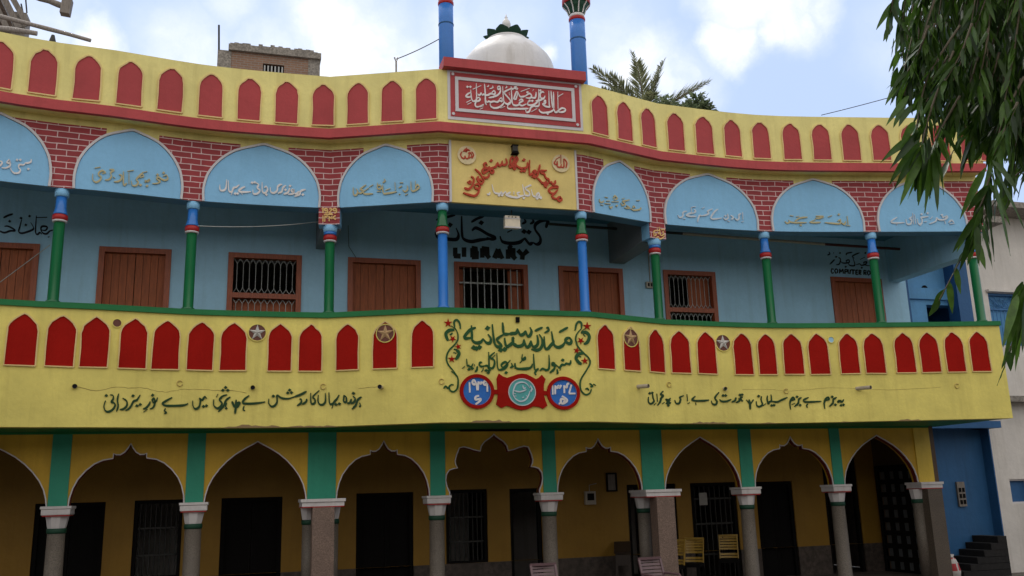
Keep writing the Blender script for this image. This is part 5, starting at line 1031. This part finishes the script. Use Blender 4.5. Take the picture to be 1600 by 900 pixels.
wire(sag(at_y(1283, 180, 16.5), at_y(1560, 100, 14.0), 0.05), 0.009, 'roof_wire', 'iron', 'thin wire rising from the right roof parapet into the tree')
wire(sag(at_y(309, 353, 14.3), at_y(522, 343, 15.2), 0.06), 0.007, 'gallery_wire', 'grille', 'white wire hanging across the left gallery near the ceiling')
wire(sag(at_y(0, 441, 15.9), at_y(78, 383, 15.6), 0.0), 0.007, 'gallery_wire', 'grille', 'white cord crossing the brown door at the far left of the gallery')
wire([at_y(544, 352, 16.18), at_y(545, 385, 16.18), at_y(556, 402, 16.18)], 0.005, 'gallery_wire', 'iron', 'thin dark wire on the gallery wall above the closed door right of the dated block')
# pipe under the gallery ceiling
mb = MB(); a, b, c, d = (Vector(at_y(*q, 15.75)) for q in ((858, 350), (1066, 365), (1288, 381.5), (1432, 391)))
mb.tube([a, b], 0.028, 8); mb.cur = 1; mb.tube([b, c], 0.032, 8); mb.cur = 2; mb.tube([c, d], 0.03, 8)
tag(mb.build('ceiling_pipe', ['iron', 'pvc', 'brownpipe']), 'long thin pipe under the gallery ceiling, dark and tan sections in line', 'pipe')
# wall lamp over the library lettering
p, q = at_y(789, 336, 14.12), at_y(813, 356, 14.12); LB = thing('floodlight', 'cream box floodlight hanging under the centre of the gallery beam', 'light', ((p[0] + q[0]) / 2, 14.12, q[2]))
mb = MB(); mb.box(p[0], q[0], 14.12, 14.22, q[2], p[2] - 0.06); mb.box(p[0] + 0.005, q[0] - 0.005, 14.13, 14.22, p[2] - 0.05, p[2]); mb.build('housing', 'lampbox', LB)
mb = MB(); mb.box(p[0] - 0.012, q[0] + 0.012, 14.105, 14.12, q[2] - 0.014, q[2] + 0.014); mb.box(p[0] - 0.006, q[0] + 0.006, 14.112, 14.12, p[2] - 0.062, p[2] - 0.045); mb.build('rim', 'trim', LB)
mb = MB()
for k in range(3): x = p[0] + 0.07 + k * 0.06; mb.tube([(x, 14.118, p[2] - 0.025), (x, 14.13, p[2] - 0.025)], 0.01, 8)
mb.build('screw', 'iron', LB)
mb = MB(); xm = (p[0] + q[0]) / 2; mb.tube([(xm, 14.17, p[2] - 0.01), (xm, 14.17, 6.523)], 0.01, 6); mb.build('hanger', 'iron', LB)
# bell-like fitting on the name board
u, z0 = CENTRE.hit(803, 243, DN); z1 = CENTRE.hit(803, 229, DN)[1]
BL = thing('wall_lantern', 'small dark metal lantern fixed at the top of the yellow name board', 'lantern', CENTRE.P(u, z0, DN + 0.05))
mb = MB(); mb.plate(CENTRE, rect(u - 0.045, u + 0.045, z0 + 0.04, z1 - 0.02), DN + 0.002, DN + 0.10); mb.build('body', 'iron', BL)
mb = MB(); mb.plate(CENTRE, [(u - 0.065, z0), (u + 0.065, z0), (u + 0.045, z0 + 0.04), (u - 0.045, z0 + 0.04)], DN + 0.002, DN + 0.12); mb.plate(CENTRE, rect(u - 0.055, u + 0.055, z1 - 0.02, z1 - 0.003), DN + 0.002, DN + 0.11); mb.plate(CENTRE, rect(u - 0.014, u + 0.014, z1 - 0.003, z1 + 0.02), DN + 0.002, DN + 0.03); mb.build('cap', 'dark', BL)
# switch boxes
p, q = at_y(1008, 441, Y_UP), at_y(1022, 451, Y_UP); mb = MB(); mb.box(p[0], q[0], Y_UP - 0.06, Y_UP - 0.002, q[2], p[2]); mb.box(p[0] + 0.10, p[0] + 0.115, Y_UP - 0.02, Y_UP - 0.002, p[2], 6.9); mb.cur = 1
for k in range(2): mb.box(p[0] + 0.03 + k * 0.06, p[0] + 0.065 + k * 0.06, Y_UP - 0.068, Y_UP - 0.058, q[2] + 0.03, p[2] - 0.03)
tag(mb.build('switch_box', ['pvc', 'dark']), 'small switch box on the aqua gallery wall beside the grilled window', 'switch box')
p, q = at_y(912, 768, Y_LO), at_y(929, 788, Y_LO); mb = MB(); mb.box(p[0], q[0], Y_LO - 0.09, Y_LO - 0.002, q[2], p[2]); mb.tube([(p[0] + 0.11, Y_LO - 0.03, p[2]), (p[0] + 0.11, Y_LO - 0.03, p[2] + 0.12), (q[0] + 0.05, Y_LO - 0.03, p[2] + 0.15)], 0.008, 6); mb.cur = 1; mb.box(p[0] + 0.04, q[0] - 0.04, Y_LO - 0.1, Y_LO - 0.088, q[2] + 0.08, p[2] - 0.04)
tag(mb.build('fuse_box', ['pvc', 'dark']), 'pale fuse box with a bent cable on the verandah wall', 'fuse box')
p, q = at_y(946, 739, Y_LO), at_y(964, 768, Y_LO); NF = thing('framed_notice', 'dark framed notice hung on the verandah wall beside the fuse box', 'picture frame', ((p[0] + q[0]) / 2, Y_LO, q[2]))
mb = MB(); f = 0.03; mb.box(p[0], q[0], Y_LO - 0.04, Y_LO - 0.002, p[2] - f, p[2]); mb.box(p[0], q[0], Y_LO - 0.04, Y_LO - 0.002, q[2], q[2] + f); mb.box(p[0], p[0] + f, Y_LO - 0.04, Y_LO - 0.002, q[2] + f, p[2] - f); mb.box(q[0] - f, q[0], Y_LO - 0.04, Y_LO - 0.002, q[2] + f, p[2] - f); mb.build('frame', 'dark', NF)
mb = MB(); mb.box(p[0] + f, q[0] - f, Y_LO - 0.02, Y_LO - 0.004, q[2] + f, p[2] - f); mb.build('sheet', 'plank', NF)
# ---------------------------------------------------------------- plastic chairs
def chair(loc, rz, mat, lab, grp, fm, arms):
    t = thing('plastic_chair' if arms else 'slatted_chair', lab, 'chair', loc, grp); t.rotation_euler = (0, 0, rz); WPOS[t.name] = (0, 0, 0); w = 0.2 if arms else 0.18
    mb = MB(); mb.box(-w - 0.01, w + 0.01, -0.21, 0.20, 0.405, 0.43); mb.box(-w - 0.01, w + 0.01, 0.20, 0.225, 0.37, 0.43); mb.box(-w - 0.015, -w + 0.005, -0.2, 0.2, 0.37, 0.405); mb.box(w - 0.005, w + 0.015, -0.2, 0.2, 0.37, 0.405); mb.build('seat', fm, t)
    def bp(x, s): return Vector((x, -0.21 - 0.16 * s - 0.03 * (1 - (x / w) ** 2), 0.43 + 0.44 * s))
    mb = MB()
    for x in (-w, w): mb.obox(bp(x, -0.02), bp(x, 1.0), 0.035 if arms else 0.02, 0.03, (0, 1, 0))
    mb.obox(bp(-w - 0.015, 1.0), bp(w + 0.015, 1.0), 0.03, 0.04)
    fr = mb.build('backrest', fm if arms else mat, t)
    mb = MB()
    for k in range(8):
        if not arms and k == 2: continue
        s0, s1 = 0.02 + k * 0.12, 0.02 + k * 0.12 + 0.086
        xs = [-w + 0.01 + i * (2 * w - 0.02) / 6 for i in range(7)]
        pts = [bp(x, s) + Vector((0, dy, 0)) for dy in (0, -0.016) for s in (s0, s1) for x in xs]
        fs_ = []
        for i in range(6): fs_ += [(i, i + 1, 7 + i + 1, 7 + i), (14 + i, 21 + i, 21 + i + 1, 14 + i + 1), (i, 14 + i, 15 + i, i + 1), (7 + i, 8 + i, 22 + i, 21 + i)]
        mb.add(pts, fs_)
    mb.build('slats', mat, fr)
    for sx in (-1, 1):
        mb = MB(); mb.obox((sx * (w - 0.01), 0.19, 0.405), (sx * (w + 0.02), 0.23, 0), 0.04, 0.035, (0, 1, 0)); mb.build('leg', fm, t)
        mb = MB(); mb.obox((sx * (w - 0.01), -0.20, 0.405), (sx * (w + 0.02), -0.28, 0), 0.04, 0.035, (0, 1, 0)); mb.build('leg', fm, t)
        if arms: mb = MB(); mb.tube([(sx * 0.215, 0.19, 0.41), (sx * 0.235, 0.19, 0.58), (sx * 0.24, 0.13, 0.635), (sx * 0.235, -0.1, 0.635), (sx * 0.215, -0.27, 0.64)], 0.02, 8); mb.build('armrest', fm, t)
    return t
def chair_copy(src, loc, rz, lab, grp):
    c = src.copy(); COL.objects.link(c); c.location = loc; c.rotation_euler = (0, 0, rz); c['label'] = lab; c['group'] = grp
    for ch in list(src.children):
        k = ch.copy(); COL.objects.link(k); k.parent = c
        for q in list(ch.children): z = q.copy(); COL.objects.link(z); z.parent = k
    return c
GC, GP = 'yellow slatted chairs in the verandah', 'mauve plastic chairs in the court'
def floor_pt(px, py, z, fz): p = at_z(px, py, z); return (p[0], p[1], fz)
y1 = chair(floor_pt(1078, 843, 0.87, 0), math.radians(140), 'chy', 'yellow slatted chair seen half turned just right of the pinkish square pillar', GC, 'dark', False)
chair_copy(y1, floor_pt(1136, 838, 0.87, 0), math.radians(148), 'yellow slatted chair on the right, close to the round column', GC)
chair_copy(y1, floor_pt(1047, 846, 0.87, 0), math.radians(138), 'yellow slatted chair mostly hidden behind the pinkish square pillar', GC)
m1 = chair(floor_pt(860, 884, 0.72, Z0), math.radians(180), 'chp', 'mauve slatted chair in front of the round column beneath the arch', GP, 'chp', True)
chair_copy(m1, floor_pt(1033, 874, 0.72, Z0), math.radians(186), 'mauve slatted chair standing before the pinkish square pillar', GP)
# dark reading desk
p = at_z(972, 847, 0.85); BD = thing('reading_desk', 'dark wooden desk with a sloping top against the verandah wall', 'desk', (p[0], p[1], 0)); BD.rotation_euler = (0, 0, math.radians(-24)); WPOS[BD.name] = (0, 0, 0)
mb = MB(); mb.obox((0, -0.22, 0.66), (0, 0.20, 0.84), 0.32, 0.03); mb.build('desk_top', 'bench', BD)
mb = MB(); mb.box(-0.14, 0.14, -0.17, 0.15, 0.42, 0.63); mb.build('drawer_box', 'bench', BD)
for sx in (-1, 1):
    for sy in (-0.15, 0.13): mb = MB(); mb.box(sx * 0.12 - 0.02, sx * 0.12 + 0.02, sy - 0.02, sy + 0.02, 0, 0.419); mb.build('leg', 'bench', BD)
# printed sack at the corner
p = at_z(1488, 885, 0.10); sx, sy = p[0], p[1]; SK = thing('printed_sack', 'white sack with red print leaning at the foot of the blue wall', 'sack', (sx, sy, Z0)); WPOS[SK.name] = (sx, sy, Z0)
mb = MB(); mb.smooth = True; n = 16; pts = []; fs_ = []; rr = random.Random(2)
prof = [(0.06, 0), (0.155, 0.02), (0.17, 0.16), (0.15, 0.30), (0.10, 0.38), (0.06, 0.42), (0.085, 0.47), (0.02, 0.455)]
for i, (r, z) in enumerate(prof):
    for k in range(n): t = 2 * math.pi * k / n; q = r * (1 + rr.uniform(-.09, .09)); pts.append((sx + q * math.cos(t) - z * 0.05, sy + q * 0.8 * math.sin(t), Z0 + z * 1.05))
for i in range(len(prof) - 1):
    for k in range(n): fs_.append((i * n + k, i * n + (k + 1) % n, (i + 1) * n + (k + 1) % n, (i + 1) * n + k))
fs_.append(tuple(range(n))[::-1]); mb.add(pts, fs_)
mb.mi = [1 if (j // n in (2, 4) and (j % n) % 3 != 0) else 0 for j in range(len(mb.mi))]
mb.build('bag', ['sackw', 'sackr'], SK)
mb = MB(); mb.tube([(sx + 0.062 * math.cos(t) - 0.02, sy + 0.05 * math.sin(t), Z0 + 0.43) for t in [k * math.pi / 6 for k in range(13)]], 0.012, 6); mb.build('tie_string', 'bamboo', SK)
# ---------------------------------------------------------------- date palm and leafy tree beyond the roof
def leaf_quad(mb, a, d, up, l, w, bend=0.15):
    d = d.normalized(); s = d.cross(up)
    if s.length < 1e-3: s = d.cross(Vector((1, 0, 0)))
    s.normalize(); n = s.cross(d)
    p = [a, a + d * l * 0.4 + s * w - n * l * 0.02, a + d * l * 0.4 - s * w - n * l * 0.02, a + d * l - n * l * bend]
    mb.add(p, [(0, 1, 3, 2)])
YP = 27.0
pc = Vector(at_y(1010, 190, YP))
PT = thing('date_palm', 'date palm crown with stiff feathery fronds rising behind the right roof parapet', 'palm tree', (pc.x, YP, Z0))
mb = MB(); mb.tube([(pc.x, YP, Z0), (pc.x + 0.1, YP, 4), (pc.x, YP, pc.z)], [0.24, 0.19, 0.17], 12); mb.build('trunk', 'bark', PT)
FR = [((985,165),(927,108)),((995,160),(952,118)),((1000,165),(988,84)),((1004,160),(995,98)),((1015,160),(1036,97)),((1012,165),(1028,120)),((1045,160),(1106,129)),((1040,165),(1090,140)),((1000,168),(940,140)),((1030,170),(1075,168))]
mb = MB(); rib = MB(); rr = random.Random(7)
tips = [Vector(at_y(*b, YP + rr.uniform(-1.0, 1.0))) for a, b in FR] + [pc + Vector((rr.uniform(-2, 2), rr.choice((-1, 1)) * rr.uniform(0.8, 2.0), rr.uniform(-1.2, 0.8))) for _ in range(16)]
for tp in tips:
    base = pc + Vector((rr.uniform(-.1, .1), rr.uniform(-.1, .1), 0)); mid = base.lerp(tp, 0.55) + Vector((0, 0, 0.22)); pts = [base * (1 - t) ** 2 + mid * 2 * t * (1 - t) + tp * t * t for t in [k / 26 for k in range(27)]]
    rib.tube(pts[::2] + [pts[-1]], [0.03 * (1 - k / 14) + 0.006 for k in range(len(pts[::2]) + 1)], 5)
    for i in range(5, 27):
        d = (pts[i] - pts[i - 1]).normalized(); s = d.cross(Vector((0, 0, 1)));
        if s.length < 0.1: s = Vector((1, 0, 0))
        s.normalize(); n = s.cross(d); L_ = 0.62 * (1 - (i / 27) ** 2 * 0.7)
        for sg in (-1, 1):
            for e in (0, 0.33, 0.66): leaf_quad(mb, pts[i] - d * e * 0.06, d * 0.75 + s * sg * rr.uniform(0.5, 0.95) + n * rr.uniform(0.0, 0.5), n, L_ * rr.uniform(0.9, 1.25), 0.022, 0.1)
mb.build('crown', 'palmleaf', PT); rib.build('frond_rib', 'twig', PT)
YT = 24.0
tc_ = Vector(at_y(1060, 172, YT)); BT = thing('leafy_tree', 'small round leafy tree top just above the right roof parapet beside the palm', 'tree', (tc_.x, YT, Z0))
mb = MB(); mb.tube([(tc_.x, YT, Z0), (tc_.x + 0.1, YT, 4.5), (tc_.x, YT, tc_.z - 0.3)], [0.2, 0.15, 0.07], 10)
mb.build('trunk', 'bark', BT)
mb = MB(); rr = random.Random(9); cl = [Vector((rr.uniform(-.62, .62), rr.uniform(-.7, .7), rr.uniform(-1.0, .22))) for _ in range(26)]
for c in cl:
    for _ in range(210):
        v = Vector((rr.gauss(0, 1), rr.gauss(0, 1), rr.gauss(0, 1))).normalized(); leaf_quad(mb, tc_ + c + v * rr.uniform(0.1, 0.36), v + Vector((rr.uniform(-.6, .6), rr.uniform(-.6, .6), rr.uniform(-.8, .2))), Vector((0, 0, 1)), rr.uniform(0.13, 0.22), 0.05)
mb.build('crown', 'bushleaf', BT)
# ---------------------------------------------------------------- the near drooping tree at the right
def at_depth(px, py, D):
    r = Vector(ray(px, py)); fw = Vector((*to_world(0, 1), 0)); k = D / (r.x * fw.x + r.y * fw.y); return Vector((r.x * k, r.y * k, EYE + r.z * k))
tw = to_world(3.55, 5.0); TR = thing('drooping_tree', 'tall drooping evergreen tree with long wavy leaves hanging in at the upper right', 'tree', (tw[0], tw[1], Z0))
mb = MB(); mb.tube([(tw[0], tw[1], Z0), (tw[0] + 0.05, tw[1], 2), (tw[0], tw[1] + 0.04, 5), (tw[0], tw[1], 9)], [0.19, 0.16, 0.13, 0.05], 14); trunk = mb.build('trunk', 'bark', TR)
lf, tg = MB(), MB(); rr = random.Random(21)
lf.smooth = True
def blade(a, d, L_, w, face):
    d = d.normalized(); s = d.cross(face)
    if s.length < 0.05: s = d.orthogonal()
    s.normalize(); n = s.cross(d).normalized(); N_ = 7; ph = rr.uniform(0, 6); dr = rr.uniform(0.10, 0.32)
    rows = []; c = a.copy(); dd = d.copy()
    for i in range(N_ + 1):
        t = i / N_; ww = w * (math.sin(math.pi * min(1, t ** 0.72 * 0.97 + 0.03)) ** 0.9) + 0.0008; wv = 0.10 * w * math.sin(ph + t * 15)
        rows.append((c - s * ww + n * (wv + ww * 0.30), c.copy(), c + s * ww + n * (ww * 0.30 - wv)))
        dd = (dd + Vector((0, 0, -1)) * dr / N_ * 1.6).normalized(); c = c + dd * (L_ / N_)
    pts = [q for r_ in rows for q in r_]; fs_ = []
    for i in range(N_): fs_ += [(i * 3, i * 3 + 1, i * 3 + 4, i * 3 + 3), (i * 3 + 1, i * 3 + 2, i * 3 + 5, i * 3 + 4)]
    lf.add(pts, fs_)
camv = Vector((0, 0, EYE))
def twig(path, n, Lr=(0.13, 0.20), w=0.0145, spread=0.55, r=0.006):
    path = [Vector(p) for p in path]
    fine = []
    for i in range(len(path) - 1):
        p0, p1, p2, p3 = path[max(i - 1, 0)], path[i], path[i + 1], path[min(i + 2, len(path) - 1)]
        for k in range(6):
            t = k / 6; fine.append(0.5 * (p1 * 2 + (p2 - p0) * t + (p0 * 2 - p1 * 5 + p2 * 4 - p3) * t * t + (p1 * 3 - p0 - p2 * 3 + p3) * t ** 3))
    fine.append(path[-1])
    tg.tube(fine, [r * (1.2 - 0.8 * k / len(fine)) for k in range(len(fine))], 5)
    for k in range(n):
        f = (k + rr.uniform(0.2, 0.8)) / n * (len(fine) - 1); i = min(int(f), len(fine) - 2); a = fine[i].lerp(fine[i + 1], f - i); d = (fine[i + 1] - fine[i]).normalized()
        az = rr.uniform(0, 2 * math.pi); o = d.orthogonal().normalized(); o = o * math.cos(az) + d.cross(o) * math.sin(az)
        dr = d * rr.uniform(0.55, 1.0) + o * spread * rr.uniform(0.4, 1.2) + Vector((0, 0, -0.45))
        fc = Vector((rr.uniform(-1, 1), rr.uniform(-1, 1), rr.uniform(-0.4, 0.8)))
        blade(a, dr, rr.uniform(*Lr), w * rr.uniform(0.75, 1.15), fc)
def pxpath(pts, D): return [at_depth(x, y, D + k * 0.03) for k, (x, y) in enumerate(pts)]
KEY = [([(1420,-60),(1398,-10),(1392,20)],9,4.2,.5), ([(1440,-80),(1415,0),(1408,50)],16,4.3,.45), ([(1450,-40),(1425,60),(1408,130)],26,4.5,.4), ([(1460,0),(1432,90),(1412,150)],24,4.4,.4),
 ([(1500,40),(1450,120),(1432,200),(1428,230)],26,4.4,.6), ([(1490,80),(1455,170),(1440,235),(1440,262)],30,4.3,.65), ([(1480,120),(1448,190),(1425,220)],20,4.5,.6), ([(1500,150),(1462,220),(1455,275)],22,4.4,.5),
 ([(1590,160),(1558,230),(1540,300),(1526,335),(1520,358)],30,4.1,.5), ([(1600,120),(1570,180),(1552,240)],26,4.3,.5), ([(1560,120),(1530,190),(1512,235)],22,4.6,.5), ([(1600,200),(1585,240),(1575,275)],12,4.5,.4),
 ([(1690,330),(1650,390),(1618,430),(1604,455)],12,3.7,.35)]
for pts, n, D, sp in KEY: twig(pxpath(pts, D), n, (0.12, 0.20), 0.0135, spread=sp)
def pblade(x0, y0, x1, y1, D, wpx=12):             # a single large leaf of a near spray
    p, q = at_depth(x0, y0, D), at_depth(x1, y1, D + rr.uniform(-0.12, 0.12)); d = q - p
    blade(p, d + Vector((0, 0, d.length * 0.10)), d.length * 1.03, wpx / 2 * D / FOC, Vector((rr.uniform(-0.5, 0.5), -1, rr.uniform(-0.3, 0.5))))
for l_, D, w_ in ((((1436,212,1371,243),(1440,222,1384,285),(1442,228,1394,292),(1446,235,1402,317),(1448,238,1416,308),(1452,240,1433,318),(1456,240,1442,327),(1460,235,1463,326),(1458,232,1455,302),(1462,228,1474,302),(1466,215,1480,250),(1440,205,1392,262),(1450,225,1425,296),(1470,200,1500,246),(1430,190,1404,226),(1470,215,1488,268),(1444,225,1410,290),(1452,215,1438,300)), 4.35, 13),
  (((1398,2,1369,45),(1402,28,1424,57),(1404,12,1412,50),(1394,38,1379,62),(1396,60,1392,88),(1404,80,1394,110),(1402,105,1390,138),(1410,135,1398,160),(1420,150,1384,194),(1414,160,1396,199),(1425,165,1404,196)), 4.3, 10),
  (((1540,262,1500,340),(1548,268,1578,395),(1552,262,1600,358),(1544,290,1510,330),(1540,310,1553,405),(1534,330,1489,393),(1528,350,1497,420),(1524,362,1512,414),(1522,372,1540,420),(1530,345,1552,418),(1545,285,1578,350),(1550,250,1595,300),(1536,322,1516,372),(1526,352,1528,410)), 4.05, 12),
  (((1612,430,1556,535),(1606,445,1563,560),(1602,455,1574,572),(1600,462,1583,578),(1604,458,1596,548),(1598,440,1572,512),(1615,440,1604,530),(1590,460,1568,540)), 3.7, 13)):
    for q in l_: pblade(*q, D, w_)
for _ in range(760):
    x = 1436 + 300 * rr.uniform(0, 1) ** 0.7; top = rr.uniform(-420, 190); D = rr.uniform(4.2, 6.6)
    lim = 115 + max(0, (x - 1425)) * 0.5 + rr.uniform(-50, 40); ln = rr.uniform(110, 230); end = min(top + ln, lim)
    if end - top < 50: top = end - 90
    dx = rr.uniform(-45, -5)
    twig(pxpath([(x, top), (x + dx * 0.4, (top + end) / 2), (x + dx, end)], D), rr.randint(16, 26), (0.11, 0.19), spread=rr.uniform(0.5, 0.95), w=0.0125)
for _ in range(70):                                # the rest of the crown, above and to the right of the picture
    z = rr.uniform(3.2, 9.0); t = rr.uniform(0, 6.28); q = 1.15 * (1 - (z - 3) / 9); a = Vector((tw[0] + q * 0.5 * math.cos(t), tw[1] + q * 0.5 * math.sin(t), z)); b = Vector((tw[0] + q * math.cos(t), tw[1] + q * math.sin(t), z - 0.75))
    if at_depth(1600, 450, 4.0).dot(Vector((0, 0, 0))) == 0: twig([Vector((tw[0], tw[1], z + 0.1)), a, b], 20, w=0.022)
lf.build('crown', 'leaf', TR); tg.build('hanging_twigs', 'twig', TR)

# ---------------------------------------------------------------- unseen walls behind and beside the viewer, added to block low sky light
mb = MB(); mb.box(-24, 26, -13.0, -12.7, Z0, 7.5); mb.box(-24, -23.7, -12.7, 8, Z0, 7.5); mb.box(25.7, 26, -12.7, 8, Z0, 7.5)
struct(mb.build('sky_blocking_wall', 'dado'))
